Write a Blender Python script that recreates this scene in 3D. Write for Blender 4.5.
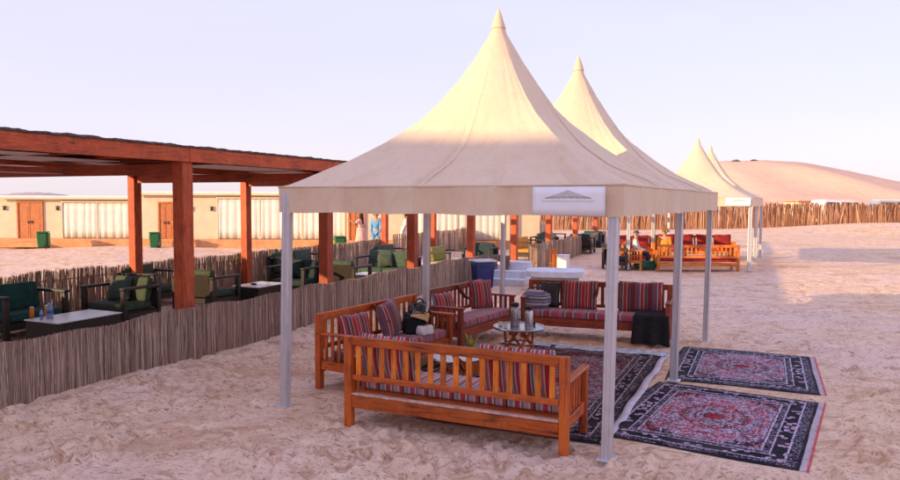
import bpy, bmesh, math, random
import numpy as np
from mathutils import Vector, Matrix, noise
random.seed(7); rng = np.random.default_rng(7)
for o in list(bpy.data.objects): bpy.data.objects.remove(o)
SC = bpy.context.scene; COL = SC.collection
R = math.radians

# ------------------------------------------------------------------ camera
cam_d = bpy.data.cameras.new('camera'); cam = bpy.data.objects.new('camera', cam_d); COL.objects.link(cam)
cam_d.sensor_width = 36; cam_d.lens = 36*709/900; cam_d.clip_end = 6000; cam_d.clip_start = 0.05
pitch = math.atan(39/709)
cam.matrix_world = Matrix.Translation((0, 0, 2.3)) @ Matrix.Rotation(R(90)-pitch, 4, 'X') @ Matrix.Rotation(R(0.2), 4, 'Z')
SC.camera = cam

# ------------------------------------------------------------------ light
SUN_EL = R(13.5); sx, sy = -0.882, -0.471                 # horizontal direction towards the sun
sun_az = math.atan2(sx, sy)                             # clockwise from +Y
W = bpy.data.worlds.new('World'); SC.world = W; W.use_nodes = True
nt = W.node_tree; nt.nodes.clear()
wo = nt.nodes.new('ShaderNodeOutputWorld'); bg = nt.nodes.new('ShaderNodeBackground')
sk = nt.nodes.new('ShaderNodeTexSky'); sk.sky_type = 'NISHITA'; sk.sun_disc = False
sk.sun_elevation = SUN_EL; sk.sun_rotation = sun_az; sk.altitude = 0; sk.air_density = 1.0; sk.dust_density = 1.0; sk.ozone_density = 2.5
# thin high veil of pale lilac haze mixed over the clear sky
tc = nt.nodes.new('ShaderNodeTexCoord'); sep = nt.nodes.new('ShaderNodeSeparateXYZ'); nt.links.new(tc.outputs['Generated'], sep.inputs[0])
rp = nt.nodes.new('ShaderNodeValToRGB'); nt.links.new(sep.outputs['Z'], rp.inputs[0])
cr = rp.color_ramp
cr.elements[0].position = 0.0; cr.elements[0].color = (6.0, 5.2, 5.7, 1)
cr.elements[1].position = 1.0; cr.elements[1].color = (5.6, 5.3, 8.8, 1)
e = cr.elements.new(0.12); e.color = (5.7, 5.2, 6.4, 1)
e = cr.elements.new(0.32); e.color = (5.25, 5.1, 6.5, 1)
mp = nt.nodes.new('ShaderNodeMapping'); mp.inputs['Scale'].default_value = (1.2, 1.2, 7.0); nt.links.new(tc.outputs['Generated'], mp.inputs[0])
cn = nt.nodes.new('ShaderNodeTexNoise'); cn.inputs['Scale'].default_value = 1.6; cn.inputs['Detail'].default_value = 6; nt.links.new(mp.outputs[0], cn.inputs['Vector'])
cm = nt.nodes.new('ShaderNodeMapRange'); cm.inputs['From Min'].default_value = 0.45; cm.inputs['From Max'].default_value = 0.8
cm.inputs['To Min'].default_value = 0.0; cm.inputs['To Max'].default_value = 0.35; nt.links.new(cn.outputs['Fac'], cm.inputs['Value'])
cl = nt.nodes.new('ShaderNodeMix'); cl.data_type = 'RGBA'; nt.links.new(cm.outputs[0], cl.inputs['Factor'])
nt.links.new(rp.outputs[0], cl.inputs['A']); cl.inputs['B'].default_value = (6.4, 5.8, 6.2, 1)
mx = nt.nodes.new('ShaderNodeMix'); mx.data_type = 'RGBA'; mx.inputs['Factor'].default_value = 0.75
nt.links.new(sk.outputs[0], mx.inputs['A']); nt.links.new(cl.outputs['Result'], mx.inputs['B'])
nt.links.new(mx.outputs['Result'], bg.inputs['Color']); bg.inputs['Strength'].default_value = 0.10
nt.links.new(bg.outputs[0], wo.inputs[0])
sd = bpy.data.lights.new('sun', 'SUN'); sd.energy = 3.7; sd.angle = R(0.5); sd.color = (1.0, 0.68, 0.34)
sun = bpy.data.objects.new('sun', sd); COL.objects.link(sun)
sv = Vector((sx*math.cos(SUN_EL), sy*math.cos(SUN_EL), math.sin(SUN_EL)))
sun.rotation_euler = sv.to_track_quat('Z', 'Y').to_euler(); sun.location = (-40, -30, 30)
SC.view_settings.view_transform = 'Standard'; SC.view_settings.look = 'None'; SC.view_settings.gamma = 1
SC.view_settings.exposure = 0.88

# ------------------------------------------------------------------ helpers
def tag(o, label=None, cat=None, group=None, kind=None):
    if label: o['label'] = label
    if cat: o['category'] = cat
    if group: o['group'] = group
    if kind: o['kind'] = kind
    return o
def empty(name, loc=(0, 0, 0), rz=0.0, label=None, cat=None, group=None):
    o = bpy.data.objects.new(name, None); COL.objects.link(o); o.empty_display_size = 0.2
    o.location = loc; o.rotation_euler = (0, 0, rz)
    return tag(o, label, cat, group)
def link(name, me, mat=None, parent=None, loc=None, rot=None):
    if mat is not None and len(me.materials) == 0: me.materials.append(mat)
    o = bpy.data.objects.new(name, me); COL.objects.link(o)
    if parent: o.parent = parent
    if loc: o.location = loc
    if rot: o.rotation_euler = rot
    return o
def copy_tree(o, parent=None):
    c = o.copy(); COL.objects.link(c); c.parent = parent
    for ch in [x for x in bpy.data.objects if x.parent == o]: copy_tree(ch, c)
    return c
def smooth(me, ang=None):
    me.polygons.foreach_set('use_smooth', [True]*len(me.polygons))
    if ang is not None: me.set_sharp_from_angle(angle=R(ang))
class MB:
    def __init__(s): s.bm = bmesh.new()
    def box(s, c, size, M=None, bev=0.0, seg=1, taper=None):
        r = bmesh.ops.create_cube(s.bm, size=1.0); vs = r['verts']
        for v in vs:
            v.co = Vector((v.co.x*size[0], v.co.y*size[1], v.co.z*size[2]))
            if taper and v.co.z < 0: v.co.x *= taper; v.co.y *= taper
        if bev > 0:
            es = list({e for v in vs for e in v.link_edges})
            rb = bmesh.ops.bevel(s.bm, geom=es, offset=bev, segments=seg, affect='EDGES', profile=0.5)
            vs = list({v for v in rb['verts']} | {v for v in vs if v.is_valid})
        T = Matrix.Translation(c) @ (M.to_4x4() if M else Matrix())
        for v in vs: v.co = T @ v.co
        return s
    def beam(s, a, b, w, h, bev=0.0, up=(0, 0, 1)):
        a = Vector(a); b = Vector(b); d = b-a; L = d.length; x = d.normalized(); u = Vector(up)
        if abs(x.dot(u)) > .98: u = Vector((0, 1, 0))
        y = u.cross(x).normalized(); z = x.cross(y)
        M = Matrix((x, y, z)).transposed()
        return s.box((a+b)/2, (L, w, h), M, bev)
    def tube(s, pts, r, n=8, caps=True):
        pts = [Vector(p) for p in pts]; rs = r if isinstance(r, (list, tuple)) else [r]*len(pts); rings = []
        pu = None
        for i, p in enumerate(pts):
            d = (pts[min(i+1, len(pts)-1)]-pts[max(i-1, 0)]).normalized()
            if pu is None: pu = Vector((0, 0, 1)) if abs(d.z) < .9 else Vector((1, 0, 0))
            x = pu.cross(d).normalized(); y = d.cross(x); pu = y
            rings.append([s.bm.verts.new(p+(x*math.cos(2*math.pi*k/n)+y*math.sin(2*math.pi*k/n))*rs[i]) for k in range(n)])
        for a, b in zip(rings, rings[1:]):
            for k in range(n): s.bm.faces.new((a[k], a[(k+1) % n], b[(k+1) % n], b[k]))
        if caps: s.bm.faces.new(rings[0][::-1]); s.bm.faces.new(rings[-1])
        return s
    def lathe(s, prof, c=(0, 0, 0), n=24):
        rings = []
        for r, z in prof:
            if r < 1e-5: rings.append([s.bm.verts.new((c[0], c[1], c[2]+z))])
            else: rings.append([s.bm.verts.new((c[0]+r*math.cos(2*math.pi*k/n), c[1]+r*math.sin(2*math.pi*k/n), c[2]+z)) for k in range(n)])
        for a, b in zip(rings, rings[1:]):
            for k in range(n):
                k2 = (k+1) % n
                if len(a) == 1 and len(b) == 1: continue
                if len(a) == 1: s.bm.faces.new((a[0], b[k2], b[k]))
                elif len(b) == 1: s.bm.faces.new((a[k], a[k2], b[0]))
                else: s.bm.faces.new((a[k], a[k2], b[k2], b[k]))
        return s
    def prism(s, poly, axis_a, axis_b, axis_n, d, c=(0, 0, 0)):
        A, B, N, c = Vector(axis_a), Vector(axis_b), Vector(axis_n), Vector(c)
        f = [s.bm.verts.new(c+A*p[0]+B*p[1]-N*d/2) for p in poly]; g = [s.bm.verts.new(c+A*p[0]+B*p[1]+N*d/2) for p in poly]
        n = len(poly); s.bm.faces.new(f[::-1]); s.bm.faces.new(g)
        for i in range(n): s.bm.faces.new((f[i], f[(i+1) % n], g[(i+1) % n], g[i]))
        return s
    def grid(s, fn, nu, nv, flip=False, closed=False):
        vv = [[s.bm.verts.new(fn(i/(nu), j/(nv))) for j in range(nv+1)] for i in range(nu if closed else nu+1)]
        for i in range(nu):
            for j in range(nv):
                i2 = (i+1) % nu if closed else i+1
                q = (vv[i][j], vv[i2][j], vv[i2][j+1], vv[i][j+1])
                s.bm.faces.new(q[::-1] if flip else q)
        return s
    def mesh(s, name, sm=False, ang=None):
        bmesh.ops.recalc_face_normals(s.bm, faces=s.bm.faces)
        me = bpy.data.meshes.new(name); s.bm.to_mesh(me); s.bm.free()
        if sm: smooth(me, ang)
        return me
    def build(s, name, mat, parent=None, sm=False, ang=None, loc=None, rot=None):
        return link(name, s.mesh(name, sm, ang), mat, parent, loc, rot)

# ------------------------------------------------------------------ materials
class NT:
    def __init__(s, name):
        s.m = bpy.data.materials.new(name); s.m.use_nodes = True; s.t = s.m.node_tree; s.t.nodes.clear()
        s.out = s.n('ShaderNodeOutputMaterial'); s.b = s.n('ShaderNodeBsdfPrincipled'); s.l(s.b.outputs[0], s.out.inputs[0])
    def n(s, t, **kw):
        x = s.t.nodes.new(t)
        for k, v in kw.items(): setattr(x, k, v)
        return x
    def l(s, a, b): s.t.links.new(a, b)
    def set(s, node, **kw):
        for k, v in kw.items(): node.inputs[k.replace('_', ' ')].default_value = v
        return node
    def obj(s, scale=(1, 1, 1), rand=False):
        tc = s.n('ShaderNodeTexCoord'); mp = s.n('ShaderNodeMapping'); mp.inputs['Scale'].default_value = scale
        if rand:
            oi = s.n('ShaderNodeObjectInfo'); va = s.n('ShaderNodeVectorMath', operation='ADD'); mu = s.n('ShaderNodeMath', operation='MULTIPLY')
            mu.inputs[1].default_value = 37.0; s.l(oi.outputs['Random'], mu.inputs[0])
            s.l(tc.outputs['Object'], va.inputs[0]); s.l(mu.outputs[0], va.inputs[1]); s.l(va.outputs[0], mp.inputs[0])
        else: s.l(tc.outputs['Object'], mp.inputs[0])
        return mp.outputs[0]
    def noise(s, vec, scale, detail=4, rough=.55, dist=0.0):
        x = s.n('ShaderNodeTexNoise'); s.set(x, Scale=scale, Detail=detail, Roughness=rough, Distortion=dist); s.l(vec, x.inputs['Vector']); return x.outputs['Fac']
    def ramp(s, fac, stops, interp='LINEAR'):
        x = s.n('ShaderNodeValToRGB'); x.color_ramp.interpolation = interp; el = x.color_ramp.elements
        while len(el) < len(stops): el.new(.5)
        for k, (p, c) in enumerate(stops): el[k].position = p; el[k].color = tuple(c)+(1,) if len(c) == 3 else c
        s.l(fac, x.inputs[0]); return x.outputs['Color']
    def math(s, op, a, b=None, c=None, clamp=False):
        x = s.n('ShaderNodeMath', operation=op); x.use_clamp = clamp
        for i, v in enumerate((a, b, c)):
            if v is None: continue
            if isinstance(v, (int, float)): x.inputs[i].default_value = v
            else: s.l(v, x.inputs[i])
        return x.outputs[0]
    def mix(s, f, a, b, blend='MIX'):
        x = s.n('ShaderNodeMix'); x.data_type = 'RGBA'; x.blend_type = blend
        for k, v in (('Factor', f), ('A', a), ('B', b)):
            i = x.inputs[k] if k == 'Factor' else [q for q in x.inputs if q.name == k and q.type == 'RGBA'][0]
            if isinstance(v, (int, float)): i.default_value = v
            elif isinstance(v, tuple): i.default_value = v+(1,) if len(v) == 3 else v
            else: s.l(v, i)
        return [q for q in x.outputs if q.type == 'RGBA'][0]
    def bump(s, h, strength=.3, dist=.01):
        x = s.n('ShaderNodeBump'); s.set(x, Strength=strength, Distance=dist); s.l(h, x.inputs['Height']); s.l(x.outputs[0], s.b.inputs['Normal']); return x
    def color(s, c):
        if isinstance(c, tuple): s.b.inputs['Base Color'].default_value = c+(1,)
        else: s.l(c, s.b.inputs['Base Color'])
def plain(name, col, rough=.6, metal=0, var=.15, nscale=6, bump=.0, bscale=60):
    m = NT(name); v = m.obj(rand=True); f = m.noise(v, nscale)
    d = tuple(max(0, c*(1-var)) for c in col); u = tuple(min(1, c*(1+var)) for c in col)
    m.color(m.ramp(f, [(.3, d), (.7, u)])); m.set(m.b, Roughness=rough, Metallic=metal)
    if bump: m.bump(m.noise(v, bscale), bump, .004)
    return m.m
def wood(name, ax, base, dark, rough=.42, wear=(.62, .36, .2)):
    m = NT(name); sc = [14, 14, 14]; sc[ax] = 1.1; v = m.obj(tuple(sc), rand=True)
    g = m.noise(v, 2.2, 6, .65, 1.2); v2 = m.obj((1, 1, 1), rand=True); bl = m.noise(v2, 5, 3)
    oi = m.n('ShaderNodeObjectInfo')
    c = m.ramp(g, [(.34, dark), (.48, base), (.72, tuple(min(1, x*1.35) for x in base))])
    c = m.mix(m.math('MULTIPLY', m.math('SUBTRACT', bl, .35, clamp=True), .9), c, dark)
    c = m.mix(m.math('MULTIPLY', m.ramp(m.noise(v2, 2.2, 4, .6), [(.45, (0, 0, 0)), (.65, (1, 1, 1))]), .6), c, tuple(min(.9, q*k_) for q, k_ in zip(base, (1.25, 1.65, 1.7))))
    kn = m.n('ShaderNodeTexVoronoi'); kn.inputs['Scale'].default_value = 4.5; m.l(v2, kn.inputs['Vector']); c = m.mix(m.math('MULTIPLY', m.ramp(kn.outputs['Distance'], [(.05, (1, 1, 1)), (.11, (0, 0, 0))]), .8), c, dark)
    k = m.ramp(m.noise(v2, 30, 5, .7), [(.58, (0, 0, 0)), (.72, (1, 1, 1))]); c = m.mix(m.math('MULTIPLY', k, .35), c, wear)
    hs = m.n('ShaderNodeHueSaturation'); m.l(m.math('MULTIPLY_ADD', oi.outputs['Random'], .5, .78), hs.inputs['Value']); m.l(c, hs.inputs['Color'])
    m.color(hs.outputs[0]); m.l(m.math('MULTIPLY_ADD', g, .35, rough-.15), m.b.inputs['Roughness']); m.bump(g, .35, .004)
    return m.m
RW = ((.48, .085, .009), (.07, .011, .004))      # varnished red orange bench wood
PW = ((.44, .068, .016), (.12, .014, .005))       # stained pergola timber
SLW = wood('slat_wood', 2, (.66, .165, .015), (.18, .03, .006), wear=(.8, .5, .2))
BW = [wood('bench_wood_'+n, i, *RW) for i, n in enumerate('xyz')]
OW = [wood('honey_wood_'+n, i, (.56, .155, .02), (.24, .05, .01)) for i, n in enumerate('xyz')]
DW = [wood('maroon_wood_'+n, i, (.30, .05, .02), (.11, .018, .01)) for i, n in enumerate('xyz')]
DUSTYW = plain('dusty_wood', (.58, .36, .28), .9, 0, .3, 20, .2)
TW = [wood('timber_'+n, i, *PW, rough=.62) for i, n in enumerate('xyz')]

def stripes(name, cols, freq, ax=0, rough=.9):
    """woven stripes: a run of constant colours repeated along one object axis"""
    m = NT(name); tc = m.n('ShaderNodeTexCoord'); sp = m.n('ShaderNodeSeparateXYZ'); 
    v = m.obj((1, 1, 1)); wob = m.noise(v, 7, 2)
    m.l(tc.outputs['Object'], sp.inputs[0]); x = sp.outputs[ax]
    oi = m.n('ShaderNodeObjectInfo')
    x = m.math('ADD', x, m.math('MULTIPLY', wob, .012)); x = m.math('ADD', x, m.math('MULTIPLY', oi.outputs['Random'], 3.0))
    f = m.math('FRACT', m.math('MULTIPLY', x, freq))
    n = len(cols); tot = sum(w for w, _ in cols); st = []; p = 0
    for w, c in cols: st.append((p/tot, c)); p += w
    c = m.ramp(f, st, 'CONSTANT')
    th = m.noise(m.obj((60, 60, 400)), 1.0, 3); c = m.mix(m.math('MULTIPLY', th, .45), c, (.10, .03, .03))
    m.color(c); m.set(m.b, Roughness=rough); m.b.inputs['Sheen Weight'].default_value = .25
    m.bump(m.noise(m.obj((300, 300, 300)), 1, 3), .3, .003)
    return m.m
RED, MAR, CRM, BLK, SLT, PNK, WHT = (.55, .018, .03), (.19, .012, .02), (.62, .48, .42), (.02, .018, .022), (.14, .15, .24), (.52, .16, .20), (.7, .66, .66)
ST_CUSH = stripes('cushion_stripes', [(5, RED), (1, CRM), (2, MAR), (1, BLK), (2, SLT), (1, CRM), (4, MAR), (1, SLT), (3, RED), (1, WHT), (1, BLK), (4, RED), (1, CRM), (2, MAR)], 4.2)
ST_CUSH2 = stripes('cushion_stripes_dark', [(4, MAR), (1, SLT), (3, (.12, .05, .07)), (1, CRM), (3, RED), (1, BLK), (1, WHT), (5, (.20, .08, .12)), (1, SLT), (2, MAR)], 3.6)
ST_BOL = stripes('bolster_stripes', [(3, (.6, .02, .04)), (1, WHT), (1, SLT), (2, PNK), (1, WHT), (3, (.55, .02, .03)), (1, BLK), (1, CRM), (2, SLT), (1, WHT)], 5.5)
ST_SEAT = stripes('seat_stripes', [(5, (.50, .10, .16)), (1, SLT), (2, (.55, .30, .36)), (1, MAR), (4, (.42, .06, .12)), (1, CRM), (2, SLT), (3, (.52, .18, .26))], 2.6)
ST_SEATB = stripes('seat_stripes_bright', [(3, (.55, .06, .10)), (1, WHT), (1, SLT), (3, (.58, .40, .46)), (1, WHT), (2, (.50, .05, .09)), (1, BLK), (1, CRM), (2, (.30, .34, .46)), (1, WHT)], 3.6)
ST_RED = plain('red_upholstery', (.45, .03, .035), .9, var=.3, bump=.3)

def metal(name, col, rough): 
    m = NT(name); v = m.obj((30, 30, 1.5), rand=True); f = m.noise(v, 3, 4); v2 = m.obj(rand=True)
    c = m.ramp(f, [(.3, tuple(x*.8 for x in col)), (.7, col)]); k = m.ramp(m.noise(v2, 9, 5, .7), [(.55, (0, 0, 0)), (.75, (1, 1, 1))])
    c = m.mix(m.math('MULTIPLY', k, .5), c, (.45, .38, .32)); m.color(c); m.set(m.b, Metallic=.55, Roughness=rough); return m.m
ALU = metal('dusty_aluminium', (.70, .70, .74), .42)
STEEL = plain('brushed_steel', (.50, .50, .54), .28, 1, .1)
BLACKP = plain('black_plastic', (.018, .018, .02), .45, 0, .3)

def canvas():
    m = NT('cream_canvas'); v = m.obj(); f = m.noise(v, 1.3, 6, .6); f2 = m.noise(v, 6, 5, .7)
    c = m.ramp(f, [(.3, (.84, .64, .45)), (.7, (.89, .71, .52))])
    st = m.ramp(f2, [(.52, (0, 0, 0)), (.74, (1, 1, 1))]); c = m.mix(m.math('MULTIPLY', st, .30), c, (.60, .44, .30)); stk = m.noise(m.obj((9, 9, 1.2)), 1.5, 5, .65); c = m.mix(m.math('MULTIPLY', m.ramp(stk, [(.5, (0, 0, 0)), (.75, (1, 1, 1))]), .22), c, (.55, .40, .28))
    m.color(c); m.set(m.b, Roughness=.62)
    w1 = m.noise(m.obj((1, 1, .35)), 5.0, 4, .5, .8); w2 = m.noise(v, 160, 2)
    m.bump(m.math('ADD', m.math('MULTIPLY', w1, 1.0), m.math('MULTIPLY', w2, .03)), .35, .03)
    tr = m.n('ShaderNodeBsdfTranslucent'); m.l(c, tr.inputs['Color']); ms = m.n('ShaderNodeMixShader'); ms.inputs[0].default_value = .22
    m.l(m.b.outputs[0], ms.inputs[1]); m.l(tr.outputs[0], ms.inputs[2]); m.l(ms.outputs[0], m.out.inputs[0]); return m.m
CANVAS = canvas()

def sand_mat():
    m = NT('sand'); v = m.obj(); big = m.noise(v, .22, 5, .6); mid = m.noise(v, 1.7, 6, .65, .4); fine = m.noise(v, 22, 6, .7)
    c = m.ramp(mid, [(.28, (.60, .39, .25)), (.46, (.76, .53, .36)), (.72, (.84, .63, .45))])
    c = m.mix(m.math('MULTIPLY', m.math('SUBTRACT', big, .42, clamp=True), 2.2, clamp=True), c, (.74, .58, .56))
    # dark streaks painting in the shade of dents, plus grit; longer across the view
    vs = m.obj((1.0, 1.9, 1)); sc = m.noise(vs, 11, 8, .70, .6)
    c = m.mix(m.math('MULTIPLY', m.ramp(sc, [(.56, (0, 0, 0)), (.62, (1, 1, 1))]), .75), c, (.33, .155, .085))
    sc3 = m.noise(m.obj((.8, 1.6, 1)), 2.6, 9, .70, .9)
    c = m.mix(m.math('MULTIPLY', m.ramp(sc3, [(.55, (0, 0, 0)), (.60, (1, 1, 1))]), .6), c, (.42, .22, .12))
    sc4 = m.noise(m.obj((.45, 1.3, 1)), 1.1, 9, .72, 1.0)
    c = m.mix(m.math('MULTIPLY', m.ramp(sc4, [(.54, (0, 0, 0)), (.60, (1, 1, 1))]), .5), c, (.50, .28, .15))
    sc2 = m.noise(m.obj((1, 2.2, 1)), 20, 6, .68, .6)
    c = m.mix(m.math('MULTIPLY', m.ramp(sc2, [(.57, (0, 0, 0)), (.61, (1, 1, 1))]), .7), c, (.24, .115, .08))
    c = m.mix(m.math('MULTIPLY', m.ramp(fine, [(.6, (0, 0, 0)), (.7, (1, 1, 1))]), .25), c, (.30, .2, .15))
    m.color(c); m.set(m.b, Roughness=.95); m.b.inputs['Specular IOR Level'].default_value = .15
    h = m.math('ADD', m.math('MULTIPLY', m.noise(vs, 7, 7, .7, .5), 1.0), m.math('MULTIPLY', fine, .22)); m.bump(h, .42, .035)
    return m.m
SAND = sand_mat()
def dune_mat():
    m = NT('dune_sand'); v = m.obj(); c = m.ramp(m.noise(m.obj((1, 1, 3)), .035, 9, .65), [(.3, (.60, .38, .28)), (.7, (.69, .46, .34))])
    m.color(c); m.set(m.b, Roughness=1.0); m.bump(m.noise(m.obj((1, .3, 1)), .35, 8, .6), .6, .6); return m.m
DUNE = dune_mat()

def reed_mat(name, lo, mid, hi):
    m = NT(name); at = m.n('ShaderNodeAttribute', attribute_name='tint'); v = m.obj((30, 30, 3)); f = m.noise(v, 1.5, 4)
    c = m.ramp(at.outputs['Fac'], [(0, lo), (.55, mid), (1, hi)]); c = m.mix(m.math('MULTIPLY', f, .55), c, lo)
    m.color(c); m.set(m.b, Roughness=.8); return m.m
REED = reed_mat('reed', (.13, .075, .055), (.46, .31, .235), (.84, .66, .53))
STAKE = reed_mat('palm_stake', (.15, .06, .035), (.44, .21, .115), (.72, .45, .29))

def rug_mat(name, dark, field, red, hx, hy):
    m = NT(name); tc = m.n('ShaderNodeTexCoord'); sp = m.n('ShaderNodeSeparateXYZ'); m.l(tc.outputs['Object'], sp.inputs[0])
    ax = m.math('ABSOLUTE', sp.outputs[0]); ay = m.math('ABSOLUTE', sp.outputs[1])
    cb = m.n('ShaderNodeCombineXYZ'); m.l(ax, cb.inputs[0]); m.l(ay, cb.inputs[1]); P = cb.outputs[0]
    def vor(scale, feat='F1'):
        x = m.n('ShaderNodeTexVoronoi'); x.feature = feat; x.inputs['Scale'].default_value = scale; m.l(P, x.inputs['Vector']); return x
    leaf = m.noise(P, 9, 3, .6, 1.8); leaf2 = m.noise(P, 21, 2, .5, 1.0)
    nx, ny = m.math('DIVIDE', ax, hx), m.math('DIVIDE', ay, hy)
    ed = m.math('MINIMUM', m.math('SUBTRACT', hx, ax), m.math('SUBTRACT', hy, ay))       # metres from the edge
    r = m.math('SQRT', m.math('ADD', m.math('MULTIPLY', nx, nx), m.math('MULTIPLY', ny, ny)))
    rw = m.math('ADD', r, m.math('MULTIPLY', m.math('SUBTRACT', leaf, .5), .35))
    K = (1, 1, 1); Z = (0, 0, 0)
    # field: medallion rings inside, lilac ground, dark spandrels in the corners
    c = m.ramp(rw, [(0, red), (.07, dark), (.10, field), (.17, dark), (.20, field), (.30, dark), (.33, red), (.37, field), (.52, red), (.56, field), (.72, dark), (.86, field), (.92, dark), (1, dark)], 'CONSTANT')
    v1 = vor(7.0); dots = m.ramp(v1.outputs['Distance'], [(0, K), (.20, Z)], 'CONSTANT'); c = m.mix(m.math('MULTIPLY', dots, .8), c, red)
    rings = m.ramp(v1.outputs['Distance'], [(0, Z), (.34, K), (.44, Z)], 'CONSTANT'); c = m.mix(m.math('MULTIPLY', rings, .8), c, dark)
    sc = m.ramp(leaf, [(.44, Z), (.47, K), (.52, Z)], 'CONSTANT'); c = m.mix(m.math('MULTIPLY', sc, .9), c, dark)
    sc = m.ramp(leaf2, [(.55, Z), (.58, K), (.66, Z)], 'CONSTANT'); c = m.mix(m.math('MULTIPLY', sc, .75), c, field)
    # borders
    v2 = vor(13.0); mot = m.ramp(v2.outputs['Distance'], [(0, red), (.18, field), (.38, dark)], 'CONSTANT')
    vb = m.noise(P, 26, 2, .5, .8); bd = m.ramp(vb, [(.42, dark), (.55, field), (.60, dark)], 'CONSTANT')
    inb = m.ramp(ed, [(0, K), (.36, Z)], 'CONSTANT'); c = m.mix(inb, c, mot)
    inb = m.ramp(ed, [(0, K), (.12, Z), (.27, K), (.34, Z)], 'CONSTANT'); c = m.mix(inb, c, bd)
    ln = m.ramp(ed, [(0, Z), (.115, K), (.135, Z), (.26, K), (.275, Z), (.335, K), (.355, Z)], 'CONSTANT'); c = m.mix(ln, c, field)
    ln = m.ramp(ed, [(0, K), (.03, Z)], 'CONSTANT'); c = m.mix(ln, c, dark)
    rz_ = m.noise(m.obj(), 3.2, 5, .7); rz2 = m.noise(m.obj(), 34, 2, .6); inf = m.ramp(ed, [(0, Z), (.36, K)], 'CONSTANT'); rm = m.math('MULTIPLY', m.math('MULTIPLY', m.ramp(rz_, [(.46, Z), (.52, K)]), m.ramp(rz2, [(.44, Z), (.50, K)])), inf); c = m.mix(m.math('MULTIPLY', rm, .42), c, red); bk = m.ramp(m.noise(m.obj((1, 1.6, 1)), 30, 2, .6), [(.50, Z), (.53, K)]); c = m.mix(m.math('MULTIPLY', bk, .6), c, dark)
    dust = m.noise(m.obj(), 2.3, 6, .7); c = m.mix(m.math('MULTIPLY', m.ramp(dust, [(.45, Z), (.8, K)]), .16), c, (.50, .40, .40))
    c = m.mix(m.math('MULTIPLY', m.noise(m.obj(), 70, 3), .15), c, (.06, .04, .05))
    m.color(c); m.set(m.b, Roughness=.95); m.b.inputs['Specular IOR Level'].default_value = .1; m.bump(m.noise(m.obj((200, 200, 200)), 1, 2), .4, .004); return m.m

GREEN = plain('green_cushion', (.045, .070, .045), .85, 0, .25, 9, .25, 90)
TEAL = plain('dark_teal_cushion', (.008, .07, .06), .85, 0, .3, 9, .25, 90)
NAVYC = plain('dark_navy_cushion', (.012, .035, .04), .85, 0, .3, 9, .25, 90)
YELC = plain('yellow_green_cushion', (.26, .24, .05), .85, 0, .2, 9, .25, 90)
def wicker():
    m = NT('dark_wicker'); v = m.obj((60, 60, 60)); f = m.noise(v, 1, 2)
    wv = m.n('ShaderNodeTexWave'); wv.inputs['Scale'].default_value = 1.2; wv.inputs['Distortion'].default_value = 2; m.l(m.obj((30, 30, 60)), wv.inputs['Vector'])
    m.color(m.ramp(f, [(.3, (.012, .009, .008)), (.75, (.05, .036, .03))])); m.set(m.b, Roughness=.5); m.bump(wv.outputs['Fac'], .5, .006); return m.m
WICK = wicker()
GLASSTOP = plain('white_glass_top', (.85, .85, .87), .28, 0, .05)
PLASTER = plain('cream_wall', (.68, .54, .40), .9, 0, .08, 2, .1, 20)
PLINTH = plain('ochre_plinth', (.60, .29, .14), .9, 0, .2, 3, .2, 20)
DOORM = plain('orange_brown_door', (.46, .15, .05), .6, 0, .2, 8)
CURT = plain('white_canvas_panel', (.70, .69, .64), .85, 0, .06, 3)
WHITEP = plain('white_weathered', (.78, .76, .74), .7, 0, .12, 5, .2, 40)
PLANK = plain('pale_ply', (.80, .66, .62), .7, 0, .15, 4)
ROOFM = plain('dark_thatch', (.11, .09, .095), .95, 0, .5, 25, .5, 60)

# ------------------------------------------------------------------ the ground: one sheet to the horizon
U = Vector((.405, .914, 0)).normalized(); WV = Vector((-U.y, U.x, 0)); O = Vector((-4.76, 7.5, 0))
def pg(t, w, z=0.0): return O+U*t+WV*w+Vector((0, 0, z))
YAW = math.atan2(U.y, U.x)                                  # rotation that puts local x along the pergola
RUGS = [  # centre, length along local x, width along local y, yaw, name of look
    ((2.83, 7.46), 2.42, 1.84, R(59.0)), ((4.06, 9.75), 2.28, 1.80, R(66.0)),
    ((1.42, 8.95), 4.30, 1.95, R(65.6)), ((.10, 9.35), 2.30, 1.15, R(65.0))]
def macro(x, y):
    z = .10*np.exp(-((x+7.5)**2/3+(y-5.5)**2/6))*0
    # loose bank against the front reed fence and one before the far stake fence
    ux, uy = U.x, U.y; t = (x-O.x)*ux+(y-O.y)*uy; w = -(x-O.x)*uy+(y-O.y)*ux
    z = z+.10*np.exp(-(w+.25)**2/.30)*np.clip((16-t)/4, 0, 1)*(.7+.3*np.sin(t*1.3))
    z = z+.8*np.exp(-((y-53)**2)/14)*(.6+.4*np.sin(x*.16+2.2))*np.clip((x-8)/8, 0, 1)
    for fx, fy in ((1.396, 6.178), (2.863, 8.949), (4.198, 11.547), (-1.833, 7.791), (-.367, 10.563), (.969, 13.161)): z = z+.022*np.exp(-((x-fx)**2+(y-fy)**2)/.03)
    far = np.clip((np.hypot(x, y)-11)/20, 0, 1)
    z = z+far*(.05*np.sin(x*.55+.3*y)+.045*np.sin(y*.8-.35*x+1.2))*np.clip((60-y)/20, 0, 1)
    return z
def flat_mask(x, y):
    m = np.ones_like(x)
    for (cx, cy), L, Wd, a in RUGS:
        c, s = math.cos(a), math.sin(a); u = (x-cx)*c+(y-cy)*s; v = -(x-cx)*s+(y-cy)*c
        d = np.maximum(np.abs(u)-L/2, np.abs(v)-Wd/2)
        m = np.minimum(m, np.clip((d-.03)/.22, 0, 1))
    return m
def zat(x, y): return float(macro(np.array(float(x)), np.array(float(y))))
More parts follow.
